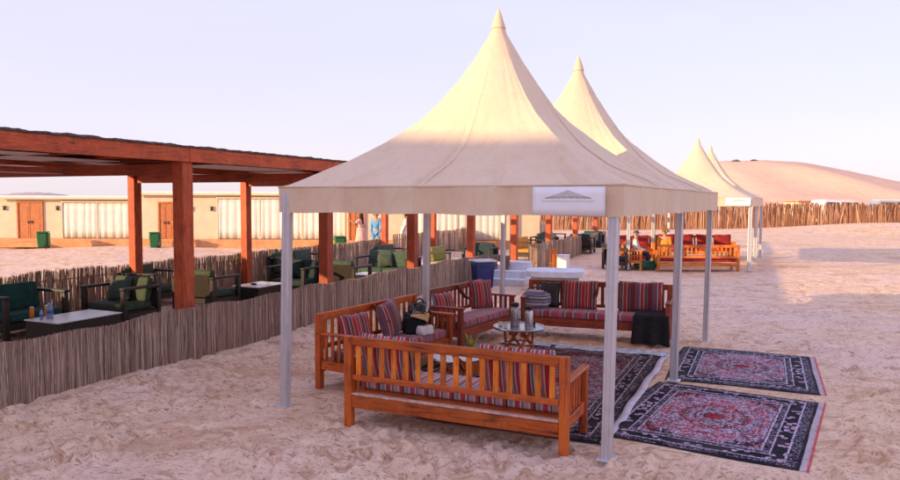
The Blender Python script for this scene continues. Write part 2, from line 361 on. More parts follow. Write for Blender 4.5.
def ground():
    NA = 620; a_in = np.linspace(R(-40), R(40), NA); a_out = np.linspace(R(40), R(320), 44)[1:-1]
    ang = np.concatenate([a_in, a_out]); rr = [.6, 1.5, 2.5, 3.5, 4.3, 4.8]; r = 5.1
    while r < 64: rr.append(r); r *= 1.0058
    while r < 4500: rr.append(r); r *= 1.07
    rr = np.array(rr); na, nr = len(ang), len(rr)
    A, Rr = np.meshgrid(ang, rr); X = Rr*np.sin(A); Y = Rr*np.cos(A); Z = macro(X, Y)
    # fine lumps: sums of crossed waves warped by each other
    D = np.zeros_like(Z)
    wx = X+.22*np.sin(1.9*Y+.7)+.1*np.sin(4.7*X+2.1*Y); wy = Y+.25*np.sin(1.6*X+1.1)+.1*np.sin(5.2*Y-1.7*X)
    for k in range(26):
        th = rng.uniform(0, math.pi); fr = rng.uniform(3, 17); D += np.sin((wx*math.cos(th)+wy*math.sin(th))*fr+rng.uniform(0, 6.28))*.016/fr*.55
    # footprints, scuffs and kicked up heaps
    ia = np.arange(na)
    for k in range(11000):
        rad = 5.2*(44/5.2)**rng.uniform(0, 1); an = rng.uniform(R(-39.5), R(39.5)); px, py = rad*math.sin(an), rad*math.cos(an)
        lx, ly = rng.uniform(.06, .14), rng.uniform(.03, .06); dp = rng.uniform(.008, .027); yw = rng.normal(.9, .9)
        if rng.uniform() < .35: lx, ly, dp = .15, .065, rng.uniform(.02, .035)
        ext = lx*2.6
        j0, j1 = np.searchsorted(rr, rad-ext), np.searchsorted(rr, rad+ext)
        i0, i1 = np.searchsorted(ang[:NA], an-ext/rad), np.searchsorted(ang[:NA], an+ext/rad)
        if i1-i0 < 2 or j1-j0 < 2: continue
        dx = X[j0:j1, i0:i1]-px; dy = Y[j0:j1, i0:i1]-py; c, s = math.cos(yw), math.sin(yw)
        q = ((dx*c+dy*s)/lx)**2+((-dx*s+dy*c)/ly)**2
        D[j0:j1, i0:i1] += -dp*np.exp(-q**2*.8)+dp*.30*np.exp(-(np.sqrt(q)-1.45)**2*5)
    near = np.clip((Rr-2)/3, 0, 1)*np.clip((70-Rr)/25, 0, 1)
    # a smoother swept path down the left foreground
    sw = 1-.75*np.exp(-((X+2.2+(Y-7)*-.32)**2)/.25)*np.clip((11-Y)/2, 0, 1)
    M = flat_mask(X, Y); Z = Z*M+D*near*sw*M-.012*(1-M)*0
    co = np.stack([X, Y, Z], -1).reshape(-1, 3)
    co = np.vstack([co, [[0, 0, 0]]]); c0 = len(co)-1
    idx = np.arange(na*nr).reshape(nr, na); a = idx[:-1, :]; b = np.roll(idx, -1, 1)[:-1, :]; c = np.roll(idx, -1, 1)[1:, :]; d = idx[1:, :]
    quads = np.stack([a, d, c, b], -1).reshape(-1, 4)
    tris = [(c0, int(idx[0, i]), int(idx[0, (i+1) % na])) for i in range(na)]
    me = bpy.data.meshes.new('ground'); nq = len(quads)
    me.vertices.add(len(co)); me.vertices.foreach_set('co', co.ravel())
    lv = np.concatenate([quads.ravel(), np.array([t for tr in tris for t in tr])])
    ls = np.concatenate([np.arange(nq)*4, nq*4+np.arange(len(tris))*3])
    me.loops.add(len(lv)); me.loops.foreach_set('vertex_index', lv)
    me.polygons.add(nq+len(tris)); me.polygons.foreach_set('loop_start', ls)
    me.update(calc_edges=True); me.validate(); smooth(me)
    bm = bmesh.new(); bm.from_mesh(me)
    if bm.faces and sum(f.normal.z for f in list(bm.faces)[:500]) < 0:
        bmesh.ops.reverse_faces(bm, faces=bm.faces); bm.to_mesh(me)
    bm.free()
    return tag(link('ground', me, SAND), 'scuffed pale desert sand stretching to the horizon', kind='structure')
ground()

def height_sheet(name, xs, ys, fn, mat, xf=None):
    me = bpy.data.meshes.new(name); V = []
    for y in ys:
        for x in xs:
            p = Vector((x, y, fn(x, y))); V.append(xf(p) if xf else p)
    nx = len(xs); F = [(j*nx+i, j*nx+i+1, (j+1)*nx+i+1, (j+1)*nx+i) for j in range(len(ys)-1) for i in range(nx-1)]
    me.from_pydata(V, [], F); smooth(me); return link(name, me, mat)
# big dune behind the camp, right: ridge runs across, dropping to the right
dune_x = [40, 55, 66, 76, 84, 95, 107, 120, 140, 165, 200, 260]; dune_z = [0, 3.5, 8, 12.5, 15.4, 15.6, 15.2, 13.2, 9.8, 7.0, 3.5, 0]
def dune_h(x, y):
    h = float(np.interp(x, dune_x, dune_z)); yc = 226+6*math.sin(x*.045)
    n = 1.2*noise.fractal(Vector((x*.02, y*.02, 3)), 1, 2, 3)
    if y < yc: k = (yc-y)/66
    else: k = (y-yc)/30
    k = min(1, max(0, k)); prof = (1-k)**1.25 if y < yc else (1-k)
    spur = 2.6*math.exp(-((x-(96+(yc-y)*.35))/7)**2)*math.sin(min(1, max(0, k))*math.pi)*(1 if y < yc else 0)
    return h*prof+spur*min(1, h/10)+n*min(1, h/6)*(1-k)*k*3-.3
xs = list(np.linspace(36, 264, 115)); ys = list(np.linspace(158, 260, 60))
tag(height_sheet('sand_dune', xs, ys, dune_h, DUNE), 'long pale pink dune rising behind the stake fence, dropping to the right', kind='structure')
# low golden rise in front of it
tag(height_sheet('sand_rise', list(np.linspace(20, 140, 60)), list(np.linspace(66, 96, 16)), lambda x, y: (1.9+.5*math.sin(x*.13))*max(0, 1-((y-81)/15)**2)*min(1, max(0, (x-20)/10))-.1, DUNE),
    'low golden rise of sand behind the stake fence', kind='structure')
# low far hill on the left horizon
tag(height_sheet('far_hill', list(np.linspace(-275, -195, 40)), list(np.linspace(390, 430, 9)),
    lambda x, y: 6.4*max(0, 1-((x+240)/32)**2)**.7*max(0, 1-((y-410)/20)**2)+.2*math.sin(x), plain('far_hill_rock', (.42, .34, .36), .95)), 'low dark hill on the left horizon behind the cabins', kind='structure')
# unseen dune added left of the camp, its crest shaped to shade the foreground
cc = [-70, -20, -6, 0, 3, 5, 6.5, 7.7, 9.2, 10.6, 12.4, 14.5, 16.5, 20, 28, 36]; ch = [12, 11.4, 11, 10.8, 10.6, 10.4, 10.2, 10.1, 10.1, 9.9, 8.2, 6.4, 5.7, 3, .6, 0]
def west_h(a, c):
    h = float(np.interp(c, cc, ch)); d = a+24.7
    k = (1-d/15) if d > 0 else (1+d/34)
    return h*max(0, k)**1.15-.2
def west_xf(p): a, c = p.x, p.y; return Vector((a*.882-c*.471, a*.471+c*.882, p.z))
tag(height_sheet('shade_dune', list(np.linspace(-60, -9, 52)), list(np.linspace(-70, 37, 215)), west_h, DUNE, west_xf), 'added unseen dune west of the camp shading the foreground', kind='structure')

# ------------------------------------------------------------------ reed fences
def reeds(name, pts, h, mat, parent, pitch=.0068, rad=.0048, layers=3, hj=.018, lean=.014, thick=.016):
    """upright reeds along a polyline, joined"""
    P = [Vector(p) for p in pts]; L = [0]
    for a, b in zip(P, P[1:]): L.append(L[-1]+(b-a).length)
    V, F, T = [], [], []
    for ly in range(layers):
        s = 0.0
        while s < L[-1]:
            k = max(i for i in range(len(L)-1) if L[i] <= s+1e-9); f = (s-L[k])/(L[k+1]-L[k]); p = P[k].lerp(P[k+1], f)
            d = (P[k+1]-P[k]).normalized(); n = Vector((-d.y, d.x, 0)); p = p+n*((ly-(layers-1)/2)*thick/layers+random.gauss(0, .004))
            z0 = zat(p.x, p.y)-.06; zt = h+random.gauss(0, hj*.35)+.02*math.sin(s*2.1)+.015*math.sin(s*5.3)-(random.random() < .03)*random.random()*hj*3
            r = rad*random.uniform(.6, 1.4); ln = random.gauss(0, lean); ln2 = random.gauss(0, lean*.5); bow = random.gauss(0, .012)
            base = len(V); tint = min(1, max(0, random.gauss(.5, .24)))
            if random.random() < .06: tint = 1
            for j, (q, rr) in enumerate(((0, 1), (.5, .9), (1, .55))):
                c = p+d*(ln*q*h+bow*math.sin(q*math.pi))+n*(ln2*q*h*.4)+Vector((0, 0, z0+(zt-z0)*q))
                for a in range(4): 
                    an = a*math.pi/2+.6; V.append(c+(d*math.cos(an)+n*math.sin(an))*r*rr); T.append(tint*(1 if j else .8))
            for j in range(2):
                for a in range(4): F.append((base+j*4+a, base+j*4+(a+1) % 4, base+j*4+4+(a+1) % 4, base+j*4+4+a))
            F.append((base+8, base+9, base+10, base+11))
            s += pitch*random.uniform(.7, 1.4)
    me = bpy.data.meshes.new(name); me.from_pydata(V, [], F); at = me.attributes.new('tint', 'FLOAT', 'POINT'); at.data.foreach_set('value', T)
    o = link(name, me, mat, parent); o['kind'] = 'stuff'; return o
RAILM = plain('fence_rail_pole', (.22, .13, .10), .8)
def fence(pts, h, label, mat=REED, rails=(.25, .8), group=None, post_gap=1.9, **kw):
    e = empty('reed_fence', pts[0], 0, label, 'fence', group)
    loc = [Vector(p)-Vector(pts[0]) for p in pts]
    o = reeds('reed_screen', pts, h, mat, None, **kw); o.parent = e; o.matrix_parent_inverse = Matrix.Translation(-Vector(pts[0]))
    for zz in rails:
        mb = MB(); mb.tube([p+Vector((0, 0, h*zz))+Vector((-.035*U.y, .035*U.x, 0)) for p in loc], .014, 6); mb.build('rail', RAILM, e, True)
    mb = MB(); mb.tube([(0, 0, -.1), (0, 0, h-.04)], .025, 7); pm = mb.mesh('post', True, 40); pm.materials.append(RAILM)
    for a, b in zip(loc, loc[1:]):
        n = max(1, int((b-a).length/post_gap))
        for k in range(n): link('post', pm, None, e, a.lerp(b, (k+.5)/n)+Vector((-.06*U.y, .06*U.x, 0)))
    return e
fence([pg(-4.2, 0), pg(-1, 0), pg(2, .01), pg(5, -.01), pg(8, 0), pg(11, 0), pg(13.2, 0), pg(13.75, -.12), pg(14.0, -.5), pg(13.7, -.95)], .77,
      'low purple brown reed fence along the open side of the pergola')
fence([pg(18.75, -.62), pg(18.35, -.35), pg(18.45, -.05), pg(19.2, 0), pg(24, 0), pg(28, 0), pg(31.5, 0)], .8,
      'low reed fence farther off, beyond the gap with the white steps', pitch=.022, rad=.012, layers=2)
fence([pg(-2, 5.3), pg(3, 5.3), pg(8, 5.3), pg(13, 5.3), pg(17.5, 5.3)], .90, 'ragged brown reed fence along the far side of the pergola behind the armchairs',
      pitch=.016, rad=.009, layers=3, hj=.05, lean=.05)
fence([pg(19, 5.6), pg(25, 5.6), pg(34, 5.6), pg(40, 5.6)], 1.0, 'dark brown reed fence in front of the canvas cabins farther along', pitch=.05, rad=.022, layers=2)
# tall stake fence far right
fence([(7, 57, 0), (16, 56.4, 0), (26, 56, 0), (36, 55.8, 0), (48, 55.2, 0), (66, 54.6, 0)], 2.15, 'tall rough palm stake fence standing below the big dune', mat=STAKE,
      rails=(.35, .75), post_gap=4, pitch=.07, rad=.045, layers=3, hj=.28, lean=.09, thick=.16)

# ------------------------------------------------------------------ timber pergola
PT = [-4.6, -.95, 2.76, 6.35, 9.95, 13.6, 17.4, 21.5, 25.7, 29.8]; W0, W1 = .17, 5.07
perg = empty('timber_pergola', pg(2.76, 0), YAW, 'long red stained timber pergola with a flat dark roof beside the front tent', 'pergola')
def lp(t, w, z=0): return Vector((t-2.76, w, z))
pm = MB().box((0, 0, 1.37), (.20, .20, 2.94), bev=.008).mesh('post'); pm.materials.append(TW[2])
for t in PT:
    for w in (W0, W1): link('post', pm, None, perg, lp(t, w))
for i, (a, b) in enumerate(zip(PT, PT[1:])):
    for w, nm in ((W0, 'front'), (W1, 'back')):
        MB().beam(lp(a, w, 2.935)+Vector((.004, -.122 if w == W0 else .122, 0)), lp(b, w, 2.935)+Vector((-.004, -.122 if w == W0 else .122, 0)), .04, .20, .004).build('beam', TW[0], perg)
for i, t in enumerate(PT): MB().beam(lp(t, W0+.1, 2.74), lp(t, W1-.1, 2.74), .09, .16, .004).build('cross_beam', TW[1], perg)
pw = MB().beam((0, .10, 0), (0, 5.14, 0), .05, .12).mesh('rafter'); pw.materials.append(TW[1])
t = PT[0]+.6
while t < 11.2: link('rafter', pw, None, perg, lp(t, 0, 2.945)); t += .92
for w in (W0+2.45,): MB().beam(lp(PT[0], w, 2.835), lp(11.1, w, 2.835), .05, .06).build('purlin', TW[0], perg)
for k, (a, w, L) in enumerate([(-3.9, 1.6, 2.3), (-1.2, .9, 2.4), (.4, 1.5, 2.4), (2.3, 2.2, 2.4), (4.0, .8, 2.4), (6.7, 1.3, 2.4), (8.6, 2.1, 2.4), (1.0, 3.4, 2.4), (5.2, 3.5, 2.4), (-2.6, 3.2, 2.4), (8.0, 3.6, 2.4)]):
    MB().box(lp(a+L/2, w+.45, 2.872), (L, 1.05, .012), bev=.002).build('ceiling_panel', PLANK, perg)
def roof_slab():
    mb = MB(); N = 420
    def fn(i, j):
        t = PT[0]-.3+(11.2-PT[0]+.3)*i
        w = [W0-.16, W0-.17, W0+1.5, W0+3.4, W1+.18, W1+.16][j]
        z = [3.038, 3.065, 3.085, 3.09, 3.06, 3.037][j]+(.022*noise.noise(Vector((t*4, j*3, 0)))+.012*noise.noise(Vector((t*15, j, 1))) if j else 0)
        return lp(t, w+(.02*noise.noise(Vector((t*8, j, 5)))), z)
    V = [[mb.bm.verts.new(fn(i/N, j)) for j in range(6)] for i in range(N+1)]
    for i in range(N):
        for j in range(6): mb.bm.faces.new((V[i][j], V[i+1][j], V[i+1][(j+1) % 6], V[i][(j+1) % 6]))
    mb.bm.faces.new(V[0]); mb.bm.faces.new(V[-1][::-1]); return mb
roof_slab().build('roof', ROOFM, perg, True, 35)
# sagging cable under the roof
MB().tube([lp(-3.5+k*.6, .9+k*.16, 2.72-.05*math.sin(k/12*math.pi)) for k in range(13)], .008, 6).build('cable', WHITEP, perg, True)

# ------------------------------------------------------------------ pagoda tents
HT = [0, .01, .04, .117, .194, .28, .37, .527, .70, .883, .96, 1]; HV = [1, .965, .86, .71, .587, .47, .374, .25, .134, .045, .010, 0]
def tent(name, A, B, E, D, peak, eave, vb, label, poles, group=None, hi=True, pole_w=.075, shift=(0, 0)):
    """square pagoda tent: A near corner, then B, E, D round the plan"""
    Cn = [Vector((p[0], p[1], 0)) for p in (A, B, E, D)]; ctr = sum(Cn, Vector())/4; root = empty(name, ctr, 0, label, 'tent', group)
    Q = [(c-ctr)*(1.05 if hi else 1.03) for c in Cn]; Q[3] = Q[3]*(.982 if hi else 1); mean = sum(q.length for q in Q)/4
    def per(s):
        s = (s % 1)*4; k = int(s) % 4; f = s-int(s); return Q[k].lerp(Q[(k+1) % 4], f), f
    def k_of(s): return int((s % 1)*4) % 4
    def surf(s, t, off=0.0):
        q, f = per(s); b = min(1, max(0, (t-.02)/.55)); b = b*b*(3-2*b)
        dist = (mean*1.0)*(1-b)+q.length*b; d = q.normalized(); z = eave+(peak-eave)*float(np.interp(t, HT, HV))
        z -= .05*math.sin(f*math.pi)*math.sin(min(1, t)*math.pi)                     # faces sag a little between the ridges
        # tension folds running up from the lacing points
        for lf in (.2, .44, .68, .9):
            z -= (.06*math.exp(-((f-lf-(1-t)*.06)/.013)**2)-.035*math.exp(-((f-lf-.03-(1-t)*.06)/.016)**2))*max(0, (t-(.25 if lf == .44 else .55))/(.75 if lf == .44 else .45))**1.2*min(1, (1-t)*14)
        z += (.022*noise.noise(Vector((q.x*t*1.4, q.y*t*1.4, z*1.5)))+.010*noise.noise(Vector((f*14+k_of(s)*9, t*2.2, 4))))*min(1, t*3)*min(1, (1-t)*8+.15)
        p = d*dist*t; return Vector((p.x+shift[0], p.y+shift[1], z+off))
    surf0 = surf
    nu, nv = (560, 80) if hi else (64, 30)
    tt = [0.006+(1-.006)*(j/nv)**1.5 for j in range(nv+1)]
    mb = MB(); V = [[mb.bm.verts.new(surf(i/nu, t)) for t in tt] for i in range(nu)]
    for i in range(nu):
        for j in range(nv): mb.bm.faces.new((V[i][j], V[(i+1) % nu][j], V[(i+1) % nu][j+1], V[i][j+1]))
    mb.build('canopy', CANVAS, root, True)
    # cap at the tip
    h0 = surf(0, .03).z
    MB().lathe([(0, peak+.012), (.010, peak+.0), (.048, (peak+h0)/2+.005), (.084, h0+.006), (.088, h0-.012)], (shift[0], shift[1], 0), n=16).build('peak_cap', CANVAS, root, True, 40)
    # valance
    mb = MB(); nw = 400
    def val(i, j):
        q, f = per(i); d = q.normalized(); w = .012*math.sin(i*4*9*math.pi)+.022*noise.noise(Vector((q.x*2.5, q.y*2.5, 3)))
        for lf in (.2, .44, .68, .9): w += .03*math.exp(-((f-lf)/.012)**2)-.016*math.exp(-((f-lf-.03)/.015)**2)
        z = [eave+.004, eave-.02, (eave+vb)/2, vb+.02, vb][j]+(.006*math.sin(i*4*7*math.pi) if j > 2 else 0)
        return q+d*(.006+w*(j/4)+.004)+Vector((shift[0], shift[1], z))
    V = [[mb.bm.verts.new(val(i/nw, j)) for j in range(5)] for i in range(nw)]
    for i in range(nw):
        for j in range(4): mb.bm.faces.new((V[i][j], V[(i+1) % nw][j], V[(i+1) % nw][j+1], V[i][j+1]))
    mb.build('valance', CANVAS, root, True, 50)
    # seams, hem and lacing
    if hi:
        for k in range(4):
            for lf in (.44,):
                s0 = (k+lf)/4; pts = [surf(s0+((1-t)*.06+.030)/4, t, .003) for t in np.linspace(.999, .16, 26)]
                mb = MB()
                for a, b in zip(pts, pts[1:]): pass
                side = (Q[(k+1) % 4]-Q[k]).normalized()*.02
                vs = [(mb.bm.verts.new(p-side), mb.bm.verts.new(p+side)) for p in pts]
                for a, b in zip(vs, vs[1:]): mb.bm.faces.new((a[0], a[1], b[1], b[0]))
                mb.build('seam', CANVAS, root, True)
        for k in range(4):
            for lf in (.2, .44, .68, .9):
                mb = MB(); q = Q[k].lerp(Q[(k+1) % 4], lf); d = q.normalized()*.014
                mb.tube([q+d+Vector((random.uniform(-.02, .02), random.uniform(-.02, .02), eave-.004+dz))+Vector((shift[0], shift[1], 0)) for dz in (.035, .02, 0, -.02, -.035)], .004, 5)
                mb.build('lacing', WHITEP, root)
    mb = MB(); hm = [q+q.normalized()*.012+Vector((shift[0], shift[1], eave-.004)) for q in Q]
    for a, b in zip(hm, hm[1:]+hm[:1]): mb.tube([a.lerp(b, k/10)+Vector((0, 0, -.004*math.sin(k/10*math.pi))) for k in range(11)], .010, 6, True)
    mb.build('eave_cord', CANVAS, root, True)
    # aluminium eave frame and poles
    fr = [(c-ctr)*(1 if hi else 1)+Vector((.035 if hi else 0, 0, eave-.07)) for c in Cn]
    for a, b in zip(fr, fr[1:]+fr[:1]): MB().beam(a.lerp(b, .015), a.lerp(b, .985), .045, .06, .004).build('frame_bar', ALU, root)
    MB().tube([(shift[0], shift[1], eave-.2), (shift[0], shift[1], peak-.12)], .03, 10).build('king_post', ALU, root, True, 40)
    mb = MB()
    for a in fr: mb.tube([a, (0, 0, eave-.18)], .006, 5)
    mb.build('stay_cable', ALU, root, True)
    w = pole_w/2; g = w*.22
    prof = [(-w, -w*.6), (-w+g, -w*.5), (-w+g, w*.5), (-w, w*.6), (-w*.8, w), (-w*.5, w), (-w*.35, w-g), (w*.35, w-g), (w*.5, w), (w*.8, w), (w, w*.6), (w-g, w*.5), (w-g, -w*.5), (w, -w*.6), (w*.8, -w), (w*.5, -w), (w*.35, -w+g), (-w*.35, -w+g), (-w*.5, -w), (-w*.8, -w)]
    pe = [(x*1.0, y*1.0) for x, y in prof]
    for k in poles:
        c = Cn[k]-ctr; ang = math.atan2((Cn[0]-Cn[3]).y, (Cn[0]-Cn[3]).x)
        lean = Vector(((.065 if k == 3 else .035) if hi else 0, 0.0, 0))
        mb = MB(); h = eave-.07
        f = [mb.bm.verts.new((x, y, -.03)) for x, y in pe]; gq = [mb.bm.verts.new((x+lean.x, y+lean.y, h)) for x, y in pe]; n = len(pe)
        mb.bm.faces.new(f); mb.bm.faces.new(gq)
        for i in range(n): mb.bm.faces.new((f[i], f[(i+1) % n], gq[(i+1) % n], gq[i]))
        o = mb.build('pole', ALU, root, False, None, c, (0, 0, ang))
        link('pole_foot', MB().box((0, 0, .022), (pole_w*1.7, pole_w*1.7, .014), bev=.004).mesh('pole_foot'), ALU, root, c+Vector((0, 0, .0)), (0, 0, ang))
    return root
A, B, C2, D = (1.396, 6.178), (2.863, 8.949), (4.198, 11.547), (-1.833, 7.791); E2 = (-.367, 10.563); F2 = (.969, 13.161)
T1 = tent('pagoda_tent', A, B, E2, D, 4.53, 2.45, 2.17, 'nearest cream pagoda tent with a white banner at its corner, benches under it', (0, 1, 2, 3), 'cream peaked tents', pole_w=.095, shift=(.04, 0))
T2 = tent('pagoda_tent', (2.905, 9.03), C2, F2, (-.325, 10.645), 4.55, 2.45, 2.17, 'second cream pagoda tent, its peak rising just behind the nearest one', (1, 2), 'cream peaked tents', pole_w=.085, shift=(.04, 0))
T3 = tent('pagoda_tent', (9.95, 23.5), (11.35, 26.3), (8.0, 27.9), (6.1, 24.2), 4.6, 2.45, 2.15, 'far sunlit pagoda tent over honey coloured benches in front of the stake fence', (0, 1, 2, 3), 'cream peaked tents', hi=False, pole_w=.11)
T4 = tent('pagoda_tent', (11.4, 26.4), (12.8, 29.2), (9.5, 30.8), (8.05, 28.0), 4.6, 2.45, 2.15, 'farthest pagoda tent, mostly hidden behind the other far one', (0, 1, 2, 3), 'cream peaked tents', hi=False, pole_w=.11)

# banners on the valances: flat printed sheets hung on the cloth
INK = plain('faded_grey_ink', (.42, .39, .36), .8); INK2 = plain('faint_grey_ink', (.62, .60, .58), .8)
BANN = plain('white_banner_vinyl', (.86, .85, .88), .5, 0, .03)
def banner(T, a, b, f0, f1, z0, z1, label, push=.02):
    ctr = T.location; a = Vector((a[0], a[1], 0)); b = Vector((b[0], b[1], 0)); n = Vector((b.y-a.y, -(b.x-a.x), 0)).normalized()
    if n.dot(a-Vector((ctr.x, ctr.y, 0))) < 0: n = -n
    d = (b-a).normalized(); cx = a.lerp(b, (f0+f1)/2)+n*push*1.0; Lh = (b-a).length*(f1-f0)/2
    root = empty('banner', (cx.x, cx.y, z0), math.atan2(d.y, d.x), label, 'banner')
    zz = z1-z0; ny = 1 if n.dot(Vector((-d.y, d.x, 0))) > 0 else -1
    def P(x, z, k=0): return (x, ny*(.006*math.sin(x*4)+.004*math.sin(z*12)+k), z)
    mb = MB(); mb.grid(lambda i, j: P(-Lh+2*Lh*i, zz*j), 16, 4); o = mb.build('sheet', BANN, root, True); md = o.modifiers.new('s', 'SOLIDIFY'); md.thickness = .004; md.offset = 0
    def strip(pts, wd, mat, nm):
        mb = MB(); vs = [(mb.bm.verts.new(P(x, z-wd/2, .005)), mb.bm.verts.new(P(x, z+wd/2, .005))) for x, z in pts]
        for p, q in zip(vs, vs[1:]): mb.bm.faces.new((p[0], q[0], q[1], p[1]))
        mb.build(nm, mat, root)
    k = Lh/.37
    # peaked roof emblem: two long sweeping slopes with a layered ridge below
    for w_, zt, sc_ in ((.24, .86, 1), (.17, .80, .9), (.10, .75, .8)):
        pts = [(-w_*k+2*w_*k*i/24, zz*(.60+(zt-.60)*(1-abs(i/12-1))**1.25)) for i in range(25)]; strip(pts, .007, INK, 'emblem_line')
    strip([(-.22*k+.44*k*i/24, zz*(.615+.035*abs(math.sin(i*.9))*(1-abs(i/12-1)))) for i in range(25)], .014, INK, 'emblem_base')
    strip([(-.27*k+.54*k*i/16, zz*.50) for i in range(17)], .006, INK2, 'text_line')
    return root, strip, P, zz, k
Q1 = (Vector((*A, 0))-T1.location)*1.05+T1.location+Vector((.04, 0, 0)); Q4 = (Vector((*D, 0))-T1.location)*1.031+T1.location+Vector((.04, 0, 0))
banner(T1, Q4, Q1, .785, .962, 2.175, 2.43, 'white banner with a faint grey peaked roof emblem hung on the nearest tent', .045)
Q1b = (Vector((9.95, 23.5, 0))-T3.location)*1.025+T3.location; Q4b = (Vector((6.1, 24.2, 0))-T3.location)*1.025+T3.location
banner(T3, Q4b, Q1b, .79, .99, 2.16, 2.44, 'small white banner hung on the corner of the far sunlit tent', .045)

# ------------------------------------------------------------------ rugs
RM = [rug_mat('rug_red_lilac', (.014, .013, .022), (.62, .50, .66), (.66, .025, .045), 1.21, .92), rug_mat('rug_grey_lilac', (.018, .02, .030), (.58, .50, .64), (.58, .04, .08), 1.14, .90),
      rug_mat('rug_dark_maroon', (.012, .010, .014), (.44, .34, .40), (.34, .02, .03), 2.15, .975), rug_mat('rug_black_red', (.012, .010, .014), (.40, .32, .38), (.30, .015, .025), 1.15, .575)]
FRM = plain('rug_fringe', (.58, .53, .62), .95)
REDT = plain('rug_red_edge', (.55, .05, .07), .9)
rl = ['red and lilac patterned rug lying on the sand nearest the camera, outside the tent', 'grey lilac medallion rug on the sand behind the nearest one, by the third pole',
      'large dark patterned rug under the tent between the benches', 'black and red rug under the left part of the tent beside the side bench']
for k, ((cx, cy), L, Wd, a) in enumerate(RUGS):
    root = empty('patterned_rug', (cx, cy, .004+.004*k), a, rl[k], 'rug', 'patterned rugs on the sand')
    mb = MB(); nx, ny = int(L*26), int(Wd*26)
    def top(i, j, L=L, Wd=Wd, k=k):
        x, y = (i-.5)*L, (j-.5)*Wd; wob = .015*math.sin(y*4.1+k)*(abs(i-.5)*2)**6+.012*math.sin(x*3+1)*(abs(j-.5)*2)**6
        ex = 1 if 0 < i < 1 and 0 < j < 1 else 0
        z = .012*ex+.006*max(0, noise.noise(Vector((x*2.2, y*2.2, k*7))))+.016*max(0, noise.noise(Vector((x*.9, y*5, k*3+2)))-.25)*ex
        return Vector((x+wob, y+wob*.8, z))
    mb.grid(top, nx, ny); mb.build('pile', RM[k], root, True)
    if k < 2:
        for s in (1, -1):
            if s == 1 and k == 1: pass
            mb = MB(); n = int(L*60) if 0 else int(Wd*60)
        # fringe and red selvedge on the far right side (local -y)
        for yy, sg in ((-Wd/2, -1),):
            mb = MB(); n = int(L*55)
            for q in range(n):
                x = -L/2+L*(q+random.random()*.6)/n; l = random.uniform(.035, .065); dx = random.uniform(-.012, .012)
                mb.beam((x, yy, .006), (x+dx, yy+sg*l, .004), .007, .004)
            o = mb.build('fringe', FRM, root); o['kind'] = 'stuff'
            mb = MB(); mb.grid(lambda i, j: Vector(((i-.5)*L+.0, yy+sg*(.055+.018*j), .006)), 40, 1); o = mb.build('red_edge', REDT, root); o.modifiers.new('s', 'SOLIDIFY').thickness = .004
    if k == 2:
        mb = MB(); mb.grid(lambda i, j: Vector(((i-.5)*L, -Wd/2-.085*j+.012*math.sin(i*23)-.002, .004+.006*math.sin(i*31)*j+.004)), 80, 2); o = mb.build('pale_edge', FRM, root, True); o.modifiers.new('s', 'SOLIDIFY').thickness = .003
# narrow pale blue runner in front of the far bench
root = empty('pale_runner', (2.05, 10.95, .022), R(-22), 'narrow worn pale blue runner laid along the foot of the far bench', 'rug')
mb = MB(); mb.grid(lambda i, j: Vector(((i-.5)*2.6, (j-.5)*.34+.02*math.sin(i*9), .01+.006*math.sin(i*30+j*3))), 60, 6); mb.build('pile', plain('pale_blue_rug', (.46, .50, .60), .95, 0, .5, 14), root, True)

